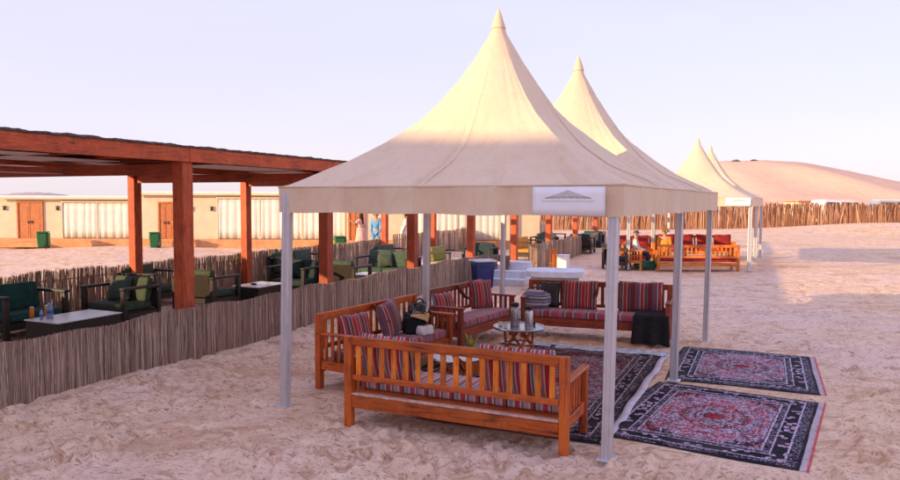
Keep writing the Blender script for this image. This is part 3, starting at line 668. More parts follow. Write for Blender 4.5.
# ------------------------------------------------------------------ benches
def bench(name, loc, rz, L=2.3, n=16, woods=BW, label='', group='slatted wooden benches', cush=ST_SEAT, d=.70, left_arm=True, right_arm=True, lod=False):
    """slatted sofa bench; local x along it, back rail at -y, seat opens to +y"""
    r = empty(name, (loc[0], loc[1], zat(*loc[:2])), rz, label, 'bench', group); bv = 0 if lod else .006; h = L/2; yb, yf = -d/2+.04, d/2-.04
    for x in (-h+.045, h-.045):
        MB().box((x, yb, .445), (.085, .08, .95), bev=bv).build('leg', woods[2], r)
        MB().box((x, yf, .32), (.075, .075, .70), bev=bv).build('leg', woods[2], r)
    # rails are broken slightly so they meet the posts end on
    MB().beam((-h+.09, yb, .875), (h-.09, yb, .875), .055, .09, bv).build('top_rail', woods[0], r)
    MB().beam((-h+.09, yb, .50), (h-.09, yb, .50), .045, .055, bv).build('back_rail', woods[0], r)
    MB().beam((-h+.09, yb-.012, .255), (h-.09, yb-.012, .255), .045, .13, bv).build('seat_rail', woods[0], r)
    MB().beam((-h+.084, yf, .27), (h-.084, yf, .27), .04, .12, bv).build('seat_rail', woods[0], r)
    sm = MB().box((0, 0, 0), (.056, .022, .305), bev=0 if lod else .004).mesh('slat'); sm.materials.append(SLW if woods is BW else woods[2])
    for k in range(n): link('slat', sm, None, r, (-h+.09+(L-.18)*(k+.5)/n, yb, .6785))
    bm_ = MB().beam((-h+.02, 0, 0), (h-.02, 0, 0), .125, .022, bv).mesh('seat_board'); bm_.materials.append(woods[0])
    for k in range(4): link('seat_board', bm_, None, r, (0, yb+.105+k*.143, .334))
    MB().beam((-h+.09, yb-.008, .333), (h-.09, yb-.008, .333), .066, .02, bv).build('seat_ledge', DUSTYW, r)
    ss = MB().box((0, 0, 0), (.022, .045, .30), bev=0 if lod else .003).mesh('side_slat'); ss.materials.append(woods[2])
    for x, on in ((-h+.045, left_arm), (h-.045, right_arm)):
        MB().beam((x, yb+.042, .29), (x, yf-.04, .29), .04, .11, bv).build('side_rail', woods[1], r)
        if not on: continue
        MB().beam((x, yb+.042, .675), (x, yf+.07, .675), .085, .032, 0 if lod else .01).build('arm_rest', woods[1], r)
        for k in range(5): link('side_slat', ss, None, r, (x, yb+.11+k*.098, .503))
        poly = [(0, .91), (.03, .905), (.09, .84), (.15, .765), (.24, .715), (.30, .692), (.22, .692), (.13, .71), (.06, .79), (0, .86)]
        MB().prism([(yb+.042+p[0], p[1]) for p in poly], (0, 1, 0), (0, 0, 1), (1, 0, 0), .035).build('arm_bracket', woods[1], r)
    # seat mattress
    mb = MB(); mb.grid(lambda i, j: (0, 0, 0), 1, 1) if 0 else None
    mb.box((0, .065, .405), (L-.20, d-.23, .115), bev=.035, seg=3); mb.build('seat_cushion', cush, r, True)
    return r
b1c = ((-1.05+1.03)/2+.17, (7.2+6.25)/2+.30)
b1 = bench('slatted_bench', (.0+.415*.35, 6.715+.909*.35), math.atan2(-.95, 2.08), 2.35, 16, d=.78, cush=ST_SEATB, label='orange varnished slatted bench seen from behind, nearest the camera', woods=BW)
dirAB = math.atan2(.87, .493)
# side benches: back to the left (local -y must point to (-.87,.49)) -> local x along (-.493,-.87)... rotated by 180
def at_back(p0, p1, d=.70):
    a = Vector((*p0, 0)); b = Vector((*p1, 0)); x = (b-a).normalized(); y = Vector((-x.y, x.x, 0)); c = (a+b)/2+y*(d/2-.04); return (c.x, c.y), math.atan2(x.y, x.x), (b-a).length
c, rz, L = at_back((-.52, 10.48), (-1.62, 8.58))
b2 = bench('slatted_bench', c, rz, 2.2, 15, label='reddish slatted bench standing along the left side of the tent, bags on its far end')
c, rz, L = at_back((.55, 12.5), (-.38, 10.95))
b3 = bench('slatted_bench', c, rz, 1.85, 13, woods=DW, label='dark red slatted bench beyond the side bench, pink striped seat and two cushions', cush=ST_SEAT)
c, rz, L = at_back((3.72, 11.78), (1.42, 12.60))
b4 = bench('slatted_bench', c, rz, 2.45, 16, woods=DW, label='maroon bench at the back of the tent facing the camera, black coat over its arm', cush=ST_SEAT)

def cushion_mesh(w, h, d, seed=0, n=14):
    mb = MB(); 
    def P(i, j, sgn):
        u, v = i*2-1, j*2-1; pr = ((1-abs(u)**2.6)*(1-abs(v)**2.6))**.42 if abs(u) < 1 and abs(v) < 1 else 0
        pin = 1-.06*(1-abs(u))*abs(v)**2-.0; pin2 = 1-.06*(1-abs(v))*abs(u)**2
        return Vector((u*w/2*pin2, sgn*(d/2*pr)+.008*noise.noise(Vector((u*2, v*2, seed+sgn))), v*h/2*pin+.006*noise.noise(Vector((u*3, seed, 1)))))
    for sgn in (1, -1):
        V = [[mb.bm.verts.new(P(i/n, j/n, sgn)) for j in range(n+1)] for i in range(n+1)]
        for i in range(n):
            for j in range(n):
                q = (V[i][j], V[i+1][j], V[i+1][j+1], V[i][j+1]); mb.bm.faces.new(q if sgn < 0 else q[::-1])
    bmesh.ops.remove_doubles(mb.bm, verts=mb.bm.verts, dist=.002)
    return mb.mesh('cushion', True)
def place(b, x, y, z):      # a point given in a bench's own frame
    M = Matrix.Translation(b.location) @ Matrix.Rotation(b.rotation_euler.z, 4, 'Z'); return M @ Vector((x, y, z))
def cushion(b, x, w, h, d, mat, label, lean=14, tw=0, y=None, z=None, roll=0, group='striped scatter cushions'):
    me = cushion_mesh(w, h, d, seed=x*7); yy = (-(.78 if b is b1 else .70)/2+.08+d*.55+.02) if y is None else y
    p = place(b, x, yy+math.sin(R(lean))*h*.25, (.462+h/2*math.cos(R(lean))-.008) if z is None else z)
    o = link('cushion', me, mat, None, p); o.rotation_euler = (Matrix.Rotation(b.rotation_euler.z+R(tw), 3, 'Z') @ Matrix.Rotation(R(lean), 3, 'X') @ Matrix.Rotation(R(roll), 3, 'Y')).to_euler()
    return tag(o, label, 'cushion', group)
cushion(b1, -.78, .62, .50, .15, ST_BOL, 'red and blue striped cushion on the left half of the nearest bench', lean=12)
cushion(b1, .62, .78, .50, .15, ST_BOL, 'wide red striped cushion on the right half of the nearest bench', lean=12)
cushion(b2, .55, .50, .42, .15, ST_CUSH, 'striped cushion at the near end of the left side bench', lean=16, tw=-12)
cushion(b2, -.18, .56, .50, .18, ST_CUSH2, 'large dark striped cushion in the middle of the left side bench', lean=14, tw=10, roll=6)
cushion(b3, .62, .44, .42, .14, ST_CUSH, 'pink striped cushion at the near end of the dark red side bench', lean=18, tw=-15)
cushion(b3, -.60, .46, .50, .15, ST_CUSH, 'upright striped cushion at the far end of the dark red side bench', lean=12, tw=-28)
cushion(b4, .30, .62, .50, .15, ST_CUSH, 'red and white striped cushion in the middle of the maroon back bench', lean=12)
cushion(b4, -.72, .72, .52, .15, ST_CUSH2, 'broad maroon striped cushion at the right end of the maroon back bench', lean=10)
cushion(b4, .82, .36, .46, .13, BLACKP, 'plain black cushion leaning on the back of the maroon bench', lean=12, group='x')['group'] = 'plain dark cushions'

# ------------------------------------------------------------------ bags, coats and small things on the benches
BLK_CL = plain('black_cloth', (.012, .012, .016), .95, 0, .4, 12, .3, 60); TAN = plain('tan_cloth', (.58, .36, .16), .85, 0, .2, 10, .3, 60)
WHTCL = plain('white_cloth', (.75, .72, .74), .9, 0, .1, 10, .3, 60); BLUEW = stripes('blue_white_print', [(3, (.16, .2, .4)), (2, WHT), (1, BLK), (2, (.35, .4, .6))], 9.0, 2)
def drape(name, b, prof, w, x, mat, label, cat, thick=.012, fold=.018, n=26, taper=0.0, seed=1):
    """cloth hung along a profile of (y, z) points in the bench's frame, w wide along x"""
    P = [Vector((0, a, c)) for a, c in prof]; L = [0]
    for a, c in zip(P, P[1:]): L.append(L[-1]+(c-a).length)
    def fn(i, j):
        s = j*L[-1]; y = float(np.interp(s, L, [p.y for p in P])); z = float(np.interp(s, L, [p.z for p in P])); k = abs(j-.35)*1.3
        ww = w*(1+taper*j)
        return Vector((x+(i-.5)*ww, y+fold*math.sin(i*15+seed)*k+fold*.6*noise.noise(Vector((i*4, j*4, seed))), z-.02*abs(math.sin(i*7+seed))*(j > .9)+fold*.4*noise.noise(Vector((i*5, j*5, seed+9)))))
    mb = MB(); mb.grid(fn, n, 24); me = mb.mesh(name, True); o = link(name, me, mat, None, b.location); o.rotation_euler = (0, 0, b.rotation_euler.z)
    md = o.modifiers.new('s', 'SOLIDIFY'); md.thickness = thick; md.offset = 0; return tag(o, label, cat)
drape('black_coat', b4, [(-.05, .50), (.1, .49), (.30, .485), (.39, .46), (.41, .35), (.43, .2), (.46, .045)], .46, -.93, BLK_CL, 'black coat hanging over the right end of the maroon back bench', 'coat', taper=.30, thick=.03, fold=.045)
def bag(loc, rz, size, mat, label, cat='bag', flap=None, seed=0, strap=True, name='bag'):
    r = empty(name, loc, rz, label, cat); sx_, sy_, sz_ = size
    bm = bmesh.new(); bmesh.ops.create_icosphere(bm, subdivisions=4, radius=1)
    for v in bm.verts:
        p = v.co.copy(); q = Vector([math.copysign(abs(c)**.55, c) for c in p]); n_ = noise.noise(p*1.7+Vector((seed, 0, 0)))*.16+noise.noise(p*4+Vector((seed, 4, 0)))*.06
        q *= 1+n_*1.3; q.z = max(q.z, -.9); v.co = Vector((q.x*sx_/2, q.y*sy_/2, (q.z+.9)/1.9*sz_))
    me = bpy.data.meshes.new('body'); bm.to_mesh(me); bm.free(); smooth(me); link('body', me, mat, r)
    if strap: MB().tube([(sx_*.35*math.cos(a), 0, sz_*.9+sz_*.28*math.sin(a)) for a in np.linspace(0, math.pi, 11)], .012, 6).build('strap', BLACKP, r, True)
    if flap:
        mb = MB(); mb.grid(lambda i, j: Vector(((i-.5)*sx_*1.15, sy_*(-.1+.68*math.sin(j*1.7)), sz_*(1.02-.35*j*j)+.014*math.sin(i*9+j*4))), 14, 10)
        o = mb.build('flap', flap, r, True); o.modifiers.new('s', 'SOLIDIFY').thickness = .014
    return r
p = place(b2, -.62, .0, .46); bag(p, b2.rotation_euler.z+.5, (.52, .34, .26), BLK_CL, 'black bag with a tan flap dumped on the left side bench', flap=TAN, seed=3)
p = place(b2, -.92, -.12, .46); bag(p, b2.rotation_euler.z, (.34, .26, .36), BLACKP, 'upright black bag at the far end of the left side bench', seed=8)
p = place(b2, -.50, .24, .462)
bag(p, 1.0, (.24, .17, .13), WHTCL, 'crumpled white cloth lying before the tan flapped bag', 'cloth', seed=5, strap=False, name='crumpled_cloth')
p = place(b4, 1.03, .0, .46); bag(p, b4.rotation_euler.z, (.46, .30, .30), BLUEW, 'blue and white printed bag at the left end of the maroon back bench', seed=11)
# phone propped on the dark bag
p = place(b2, -.80, .10, .74); r = empty('phone', p, 1.9, 'white phone standing on top of the black bags', 'phone'); MB().box((0, 0, .06), (.08, .01, .15), Matrix.Rotation(R(12), 3, 'X'), .004).build('case', WHITEP, r); MB().box((0, -.0075, .062), (.055, .004, .10), Matrix.Rotation(R(12), 3, 'X')).build('screen', BLACKP, r)

# ------------------------------------------------------------------ round tables and what stands on them
def round_table(loc, rad, h, label, rz=0):
    r = empty('round_table', (loc[0], loc[1], 0.02), rz, label, 'table', 'low round tray tables')
    MB().lathe([(0, h-.012), (rad*.93, h-.012), (rad, h-.018), (rad+.008, h), (rad, h+.014), (rad*.95, h+.010), (rad*.93, h), (0, h)], n=48).build('tray_top', STEEL, r, True, 40)
    for k in range(6):
        a = k*math.pi/3; b_ = a+math.pi*.45
        MB().beam((rad*.80*math.cos(a), rad*.80*math.sin(a), 0), (rad*.62*math.cos(b_), rad*.62*math.sin(b_), h-.015), .032, .032, .004).build('leg', BW[2], r)
    MB().tube([(rad*.55*math.cos(a), rad*.55*math.sin(a), h*.5) for a in np.linspace(0, 2*math.pi, 25)], .012, 6, False).build('ring', BW[0], r, True)
    return r
t1 = round_table((1.0, 10.15), .37, .47, 'low round tray table with two flasks, between the far benches')
t2 = round_table((.08, 8.45), .34, .42, 'low round tray table just behind the nearest bench', .4)
def flask(x, y, z, body, r0, h, label, handle=True):
    r = empty('flask', (x, y, z), -.6, label, 'flask', 'tall flasks on the tray table')
    MB().lathe([(0, 0), (r0, 0), (r0*1.04, .02), (r0*1.04, h*.70), (r0*.86, h*.80), (r0*.80, h*.82), (0, h*.82)], n=24).build('body', body, r, True, 40)
    MB().lathe([(0, h*.82), (r0*.82, h*.82), (r0*.84, h*.97), (r0*.6, h), (0, h)], n=24).build('lid', BLACKP, r, True, 40)
    MB().box((-r0*.9, 0, h*.9), (r0*.7, .025, .03), bev=.005).build('spout', BLACKP, r)
    if handle: MB().tube([(r0, 0, h*.75), (r0*1.7, 0, h*.72), (r0*1.75, 0, h*.35), (r0*1.03, 0, h*.25)], .009, 6).build('handle', BLACKP, r, True)
zt = .02+.47+.003
flask(.95, 10.22, zt, plain('gunmetal', (.42, .40, .43), .28, 1, .2), .068, .34, 'dark steel flask, left one on the far tray table')
flask(1.13, 10.02, zt, STEEL, .058, .32, 'bright steel flask, right one on the far tray table', False)
for k, (x, y) in enumerate(((.80, 10.05), (.74, 10.25), (1.22, 10.25))):
    o = MB().lathe([(0, .0), (.025, 0), (.036, .05), (.033, .05), (.024, .006), (0, .006)], n=16).build('small_cup', WHITEP if k < 2 else BLACKP, None, True, 40, (x, y, zt))
    tag(o, ['white cup at the near left rim of the far tray table', 'white cup beside the dark flask on the far tray table', 'small black cup at the right rim of the far tray table'][k], 'cup', 'cups on the far tray table')
# wooden planter box with a pot plant between the side bench and the tables
r = empty('wooden_box', (.30, 9.35, .02), R(20), 'small square wooden box holding a yellow green plant, between bench and tray tables', 'box')
for k in range(4):
    a = k*math.pi/2; c, s = math.cos(a), math.sin(a)
    MB().box((.13*c, .13*s, .15), (.022 if k % 2 == 0 else .238, .238 if k % 2 == 0 else .022, .30), bev=.003).build('side_board', BW[2], r)
MB().box((0, 0, .25), (.225, .225, .02)).build('soil', plain('soil', (.05, .03, .02), .95), r)
r = empty('pot_plant', (.28, 9.36, .28), 0, 'yellow green plant with upright leaves growing out of the small wooden box', 'plant')
LEAFY = plain('yellow_leaf', (.50, .42, .10), .7, 0, .4, 12)
def leaf_mesh(L, w):
    mb = MB(); mb.grid(lambda i, j: Vector(((i-.5)*w*math.sin(min(1, j*1.0+.06)*math.pi)**.7, L*.35*j*j, L*j-abs(i-.5)*w*.3)), 2, 6); return mb.mesh('leaf', True)
lm = leaf_mesh(.26, .06); lm.materials.append(LEAFY)
for k in range(11): link('leaf', lm, None, r, (random.uniform(-.03, .03), random.uniform(-.03, .03), 0), (random.uniform(-.2, .25), 0, k*2.4)).scale = (1, 1, random.uniform(.6, 1.1))

# ------------------------------------------------------------------ bin, steps, lantern in the gap
BLUEB = plain('dark_blue_plastic', (.012, .02, .13), .4, 0, .2); GREYL = plain('grey_plastic_lid', (.55, .54, .56), .5)
r = empty('litter_bin', (.87, 18.75, 0), .3, 'dark blue plastic bin with a pale lid at the end of the reed fence', 'bin')
MB().box((0, 0, .35), (.54, .50, .70), bev=.04, seg=2, taper=.82).build('body', BLUEB, r, True, 40); MB().box((0, 0, .725), (.60, .56, .05), bev=.02, seg=2).build('lid', GREYL, r, True, 40)
MB().box((0, -.30, .62), (.30, .03, .03), bev=.008).build('handle', BLUEB, r)
WST = plain('whitewashed_stone', (.62, .61, .66), .85, 0, .15, 4, .4, 18)
r = empty('white_steps', (1.72, 19.7, 0), R(-20), 'whitewashed steps in the gap between the two reed fences', 'steps')
for k, (x0, L, h) in enumerate(((.0, 2.3, .16), (.38, 1.9, .32), (.75, 1.5, .50))): MB().box((.0, x0*.5, h/2*1.2+k*.0005), (1.0-.06*k, 1.3-.36*k, h*1.2), bev=.02, seg=2).build('step', WST, r, True, 40)
r = empty('white_slab', (2.72, 18.2, 0), R(-10), 'low rounded white slab on the sand in front of the white steps', 'slab')
def slab():
    mb = MB(); poly = []
    for k in range(48):
        a = 2*math.pi*k/48; poly.append((.74*math.copysign(abs(math.cos(a))**.35, math.cos(a)), .62*math.copysign(abs(math.sin(a))**.5, math.sin(a))))
    mb.prism(poly, (1, 0, 0), (0, 1, 0), (0, 0, 1), .14, (0, 0, .47)); return mb
slab().build('top', WST, r)
MB().box((0, 0, .199), (1.2, .9, .398), bev=.02).build('base', plain('grey_base', (.40, .36, .36), .9), r)
r = empty('lantern_box', (3.85, 24.0, 0), R(-28), 'small white box shaped lantern standing beyond the white slab', 'lantern')
MB().box((0, 0, .25), (.34, .34, .44), bev=.008).build('shade', WHITEP, r); MB().box((0, 0, .015), (.37, .37, .03), bev=.004).build('base', WHITEP, r); MB().box((0, 0, .485), (.37, .37, .025), bev=.004).build('cap', WHITEP, r)
r = empty('slatted_crate', (3.42, 24.6, 0), R(12), 'sunlit orange slatted crate at the turned end of the far reed fence', 'crate')
for k in range(5): MB().box((-.21+k*.105, -.2, .33), (.07, .02, .66), bev=.003).build('slat', OW[2], r)
for k in range(4): MB().box((.235, -.15+k*.105, .33), (.02, .07, .66), bev=.003).build('slat', OW[2], r)
for z in (.12, .56): MB().box((0, -.175, z), (.44, .02, .05)).build('batten', OW[0], r); MB().box((.212, 0, z), (.02, .32, .05)).build('batten', OW[1], r)

# ------------------------------------------------------------------ lounge furniture under the pergola
def armchair(loc, rz, label, mat=GREEN, w=1.0, seats=1, pillow=None, group='dark wicker armchairs with green cushions'):
    """local +y is the way it faces"""
    r = empty('armchair' if seats == 1 else 'wicker_sofa', (loc[0], loc[1], 0), rz, label, 'armchair' if seats == 1 else 'sofa', group)
    d = .86; hw = w/2; T = .085
    for s in (-1, 1):
        x = s*(hw-T/2)
        MB().box((x, d/2-T/2, .34), (T, T, .68), bev=.015, seg=2).build('front_post', WICK, r, True, 40)
        MB().box((x, -d/2+T/2, .34), (T, T, .68), bev=.015, seg=2).build('rear_post', WICK, r, True, 40)
        MB().box((x, 0, .705), (T*1.2, d+.02, .05), bev=.012, seg=2).build('arm_rest', WICK, r, True, 40)
        MB().box((x, 0, .20), (T*.9, d-2*T-.004, .13), bev=.01).build('side_panel', WICK, r)
    MB().box((0, 0, .22), (w-2*T-.006, d-.05, .12), bev=.01).build('seat_frame', WICK, r)
    MB().box((0, -d/2+.045, .53), (w-2*T-.006, .06, .46), Matrix.Rotation(R(8), 3, 'X'), .01).build('backrest', WICK, r)
    sw = (w-2*T-.02)/seats
    for k in range(seats):
        cx = -(w-2*T-.02)/2+sw*(k+.5)
        MB().box((cx, .04, .355), (sw-.012, d-.16, .14), bev=.045, seg=3).build('seat_cushion', mat, r, True)
        MB().box((cx, -d/2+.17, .63), (sw-.02, .15, .46), Matrix.Rotation(R(12), 3, 'X'), .05, 3).build('back_cushion', mat, r, True)
    if pillow:
        o = link('cushion', cushion_mesh(.46, .42, .15, 3), pillow, None, Matrix.Translation((loc[0], loc[1], 0)) @ Matrix.Rotation(rz, 4, 'Z') @ Vector((.12, -.07, .62)))
        o.rotation_euler = (Matrix.Rotation(rz+.2, 3, 'Z') @ Matrix.Rotation(R(28), 3, 'X') @ Matrix.Rotation(R(8), 3, 'Y')).to_euler(); tag(o, 'green pillow slumped in the '+label, 'cushion', 'loose green pillows')
        o['label'] = pil_lab.pop(0)
    return r
pil_lab = ['pale green pillow slumped in the armchair nearest the low white topped table', 'dark pillow tipped back in the armchair just left of the front left tent pole', 'green pillow on the wide sofa seen just left of the dark pergola post']
fU, bU, fF, fB = YAW-R(90), YAW+R(90), YAW+R(180), YAW     # facing along +u, -u, open side, far side
PIL = plain('pale_green_pillow', (.045, .085, .06), .85, 0, .3, 10, .3, 60)
armchair((-7.30, 12.0), fF, 'dark teal cushioned wicker armchair at the left edge facing the low table', TEAL, w=1.15)
armchair((-6.10, 13.10), bU, 'green cushioned wicker armchair just right of the white topped table', GREEN, w=1.08, pillow=PIL)
armchair((-5.15, 14.95), fU, 'green wicker armchair right behind the nearest pergola post', GREEN, w=1.1)
armchair((-6.6, 15.6), fF+.2, 'wicker armchair with a tall green back, beside the slim rear post', GREEN, w=1.05)
armchair((-3.72, 17.0), bU, 'wicker armchair with dark navy cushions left of the front left tent pole', NAVYC, w=1.1, pillow=NAVYC)
armchair((-4.3, 20.3), fF, 'wide green wicker sofa in front of the rear reed fence, left of the second post', GREEN, w=1.9, seats=2)
armchair((-2.55, 17.3), fU, 'green and white wicker armchair at the foot of the second pergola post', PIL, w=1.0)
armchair((-1.75, 19.9), bU, 'wide green wicker sofa facing left behind the nearest tent', PIL, w=1.7, seats=2, pillow=GREEN)
armchair((-1.9, 23.2), fF, 'green backed wicker armchair farther along beneath the standing people', GREEN, w=1.3)
armchair((-.15, 22.4), fF, 'wicker armchair with sunlit yellow green cushions', YELC, w=1.2)
armchair((1.05, 24.2), bU, 'dark wicker armchair beyond the yellow cushioned one', NAVYC, w=1.0)
armchair((3.1, 28.4), fF, 'sunlit ochre seat far down the pergola', plain('ochre_cushion', (.55, .25, .04), .8), w=1.9, seats=2)
armchair((4.9, 34), fF, 'dark green sofa at the far end of the pergola', GREEN, w=2.0, seats=2)
armchair((6.9, 34.5), bU, 'dark green armchair at the far end of the pergola, rightmost under its roof', TEAL, w=1.1)
armchair((4.2, 31.5), bU, 'green wicker armchair far down the pergola by a slim post', GREEN, w=1.1)
armchair((5.9, 31.8), fU, 'dark wicker armchair far down the pergola, near the far fence', NAVYC, w=1.1)
armchair((5.75, 24.4), fF, 'dark purple armchair alone on the open sand beyond the far reed fence', plain('plum_cushion', (.04, .015, .04), .8), w=.8)
def low_table(loc, L, Wd, h, rz, label):
    r = empty('low_table', (loc[0], loc[1], 0), rz, label, 'table', 'low wicker tables'); 
    MB().box((0, 0, h/2), (L, Wd, h-.02), bev=.01).build('body', WICK, r); MB().box((0, 0, h+.002), (L+.03, Wd+.03, .018), bev=.004).build('glass_top', GLASSTOP, r); return r
low_table((-6.05, 11.35), 1.15, .75, .42, YAW, 'low dark wicker table with a bright white glass top, cans and a bottle on it')
low_table((-4.25, 15.75), .95, .7, .42, YAW, 'low wicker table with an ashtray, left of the front left tent pole')
low_table((-2.05, 18.3), .7, .8, .40, YAW, 'low dark table right of the second pergola post')
low_table((-.62, 21.3), .9, .7, .40, YAW, 'low dark table beside the yellow cushioned armchair')
low_table((5.3, 31.2), .9, .7, .40, YAW, 'low dark table far down the pergola')
ORC = plain('orange_can', (.72, .22, .02), .35, .3, .1); YEC = plain('amber_can', (.75, .38, .03), .35, .3, .1)
def can(x, y, m, label):
    r = empty('drink_can', (x, y, .431), 0, label, 'can', 'drink cans on the white topped table')
    MB().lathe([(0, 0), (.028, 0), (.034, .008), (.034, .15), (.029, .165), (0, .163)], n=18).build('body', m, r, True, 40)
    MB().lathe([(.026, .163), (.029, .170), (.0, .166)], n=18).build('lid', STEEL, r, True, 40)
can(-6.62, 11.15, ORC, 'orange drink can, left one beside the water bottle'); can(-6.50, 11.35, YEC, 'amber drink can, second from the left beside the water bottle')
def glassy(name, col):
    m = NT(name); m.color(col); m.set(m.b, Roughness=.08); m.b.inputs['Transmission Weight'].default_value = .6; m.b.inputs['IOR'].default_value = 1.33; return m.m
BOT = glassy('clear_blue_plastic', (.55, .68, .95))
for x, y, s, lb in ((-6.26, 11.02, 1.35, 'clear blue water bottle standing right of the drink cans'), (-6.34, 10.93, .8, 'smaller half hidden water bottle beside the drink cans')):
    r = empty('water_bottle', (x, y, .431), 0, lb, 'bottle', 'water bottles on the white topped table')
    r.scale = (s, s, s)
    MB().lathe([(0, 0), (.032, 0), (.036, .01), (.033, .05), (.036, .06), (.034, .11), (.036, .13), (.026, .17), (.013, .19), (.013, .205), (0, .205)], n=18).build('body', BOT, r, True, 40)
    MB().lathe([(0, .205), (.015, .203), (.015, .222), (0, .222)], n=14).build('cap', BLUEB, r, True, 40)
    MB().lathe([(.0365, .065), (.0365, .105)], n=18).build('wrapper', plain('blue_label', (.05, .12, .5), .4), r, True)
r = empty('ashtray', (-4.35, 15.65, .431), 0, 'small dark ashtray on the low table left of the front left tent pole', 'ashtray'); MB().lathe([(0, .0), (.06, 0), (.075, .03), (.068, .03), (.055, .01), (0, .01)], n=20).build('dish', BLACKP, r, True, 40); MB().tube([(.02, 0, .012), (.07, .02, .034)], .004, 6).build('cigarette_stub', WHITEP, r)
tag(MB().lathe([(0, 0), (.03, 0), (.04, .09), (.036, .09), (.026, .006), (0, .006)], n=16).build('paper_cup', WHITEP, None, True, 40, (-.75, 21.1, .412)), 'white paper cup on the low table beside the yellow cushions', 'cup')

# ------------------------------------------------------------------ cabins at the back left
def X_at(px, Y): return (px-450)/709*Y
LAMP = plain('black_lamp', (.03, .03, .03), .5)
def cabin(px0, px1, Y, H, feats, label, depth=5.5):
    x0, x1 = X_at(px0, Y), X_at(px1, Y); c = (x0+x1)/2; w = x1-x0
    r = empty('canvas_cabin', (c, Y, 0), 0, label, 'cabin', 'low canvas cabins in a row'); zp = .40
    MB().box((0, depth/2, (zp+H)/2), (w, depth, H-zp), bev=.01).build('wall', PLASTER, r)
    MB().box((0, depth/2-.15, zp/2-.03), (w-.01, depth+.30, zp+.06-.004), bev=.02).build('plinth', PLINTH, r)
    MB().box((0, depth/2-.08, H+.045), (w-.006, depth+.35, .09), bev=.01).build('roof', WHITEP, r)
    MB().box((0, -.265, H-.03), (w-.02, .03, .10)).build('eave_trim', PLASTER, r)
    for f in feats:
        k, a, b = f[0], X_at(f[1], Y)-c, X_at(f[2], Y)-c
        if k == 'door':
            fr = MB(); 
            for q in (a-.04, b+.04): fr.box((q, -.03, (zp+2.14)/2), (.08, .07, 2.14-zp), bev=.004)
            fr.box(((a+b)/2, -.03, 2.18), (b-a+.16, .07, .08), bev=.004); fr.build('door_frame', DOORM, r)
            m_ = (a+b)/2
            for q0, q1, s in ((a, m_-.012, 1), (m_+.012, b, -1)):
                d_ = MB().box(((q0+q1)/2, -.012, (zp+2.13)/2), (q1-q0, .035, 2.12-zp), bev=.003).build('door', DOORM, r)
                for zz in (.82, 1.62): MB().box(((q0+q1)/2, -.033, zz), ((q1-q0)*.66, .012, .62), bev=.004).build('door_panel', DOORM, d_)
                MB().box((q1-.07 if s == 1 else q0+.07, -.06, 1.2), (.025, .05, .14), bev=.005).build('handle', LAMP, d_)
            MB().box((m_, -.55, .11), (b-a+.5, .5, .22), bev=.01).build('step', PLINTH, r); MB().box((m_, -.40, .28), (b-a+.3, .26, .12), bev=.01).build('step', PLINTH, r)
        if k == 'lamp':
            l_ = MB().box((a, -.05, 1.86), (.10, .10, .17), bev=.02).build('wall_lamp', LAMP, r); MB().box((a, -.05, 1.98), (.15, .14, .03), bev=.005).build('lamp_hood', LAMP, l_)
        if k == 'curtain':
            n = max(1, round((b-a)/1.9)); pw_ = (b-a)/n
            for q in range(n):
                qa = a+q*pw_; N_ = 90; mb = MB(); ph = random.uniform(0, 6)
                mb.grid(lambda i, j: Vector((qa+.04+(pw_-.08)*i, -.06-.035*abs(math.sin(i*pw_*9+ph+.5*math.sin(i*7)))*(1-.25*j)-.012*noise.noise(Vector((i*20, j*2, q))), zp+.03+(H-zp-.30)*j)), N_, 4)
                o = mb.build('curtain_panel', CURT, r, True); o.modifiers.new('s', 'SOLIDIFY').thickness = .008
            for q in range(n+1): MB().box((a+q*pw_, -.07, (zp+H-.14)/2), (.07, .07, H-zp-.16), bev=.006).build('panel_post', PLASTER, r)
            MB().box(((a+b)/2, -.115, H-.21), (b-a, .03, .07), bev=.004).build('curtain_rail', PLASTER, r)
    return r
cabin(-140, -3, 35.2, 2.34, [('curtain', -90, -20)], 'canvas cabin at the far left end of the row, mostly out of view')
cabin(-2.5, 134, 34.9, 2.40, [('lamp', 5, 5), ('door', 19, 42), ('lamp', 58, 58), ('curtain', 63, 133)], 'pale canvas cabin at the left edge with double orange doors')
cabin(134.5, 346, 34.6, 2.62, [('door', 160, 173), ('lamp', 191, 191), ('lamp', 212, 212), ('curtain', 218, 345)], 'long middle cabin with wide pleated white curtains')
cabin(346.5, 540, 34.2, 2.76, [('door', 350, 364), ('lamp', 396, 396), ('curtain', 414, 500)], 'cabin at the right end of the row, two people walking before it')
def wheelie(px, Y, label, rz=.3):
    r = empty('wheelie_bin', (X_at(px, Y), Y, 0), rz, label, 'bin', 'green wheeled bins by the cabin doors'); g = plain('bin_green', (.02, .14, .05), .45) if 'bin_green' not in bpy.data.materials else bpy.data.materials['bin_green']; y = plain('bin_yellow', (.34, .32, .03), .45) if 'bin_yellow' not in bpy.data.materials else bpy.data.materials['bin_yellow']
    MB().box((0, 0, .46), (.50, .55, .80), bev=.03, taper=.8).build('body', g, r); MB().box((-.22, 0, .46), (.09, .30, .55), Matrix.Rotation(R(-4), 3, 'Y'), .01).build('front_panel', y, r); MB().box((.02, 0, .91), (.56, .62, .07), bev=.02).build('lid', g, r); MB().box((.30, 0, .5), (.09, .40, .72), bev=.02, taper=.85).build('rear_panel', g, r)
    for s in (-1, 1): MB().tube([(.20, s*.24, .1), (.20, s*.30, .1)], .1, 14).build('wheel', BLACKP, r)
    r.scale = (.85, .85, .85)
wheelie(42, 33.4, 'green lidded bin right of the leftmost double doors'); wheelie(154, 33.2, 'green lidded bin left of the middle cabin door'); wheelie(339, 30, 'green lidded bin at the corner of the right hand cabin')

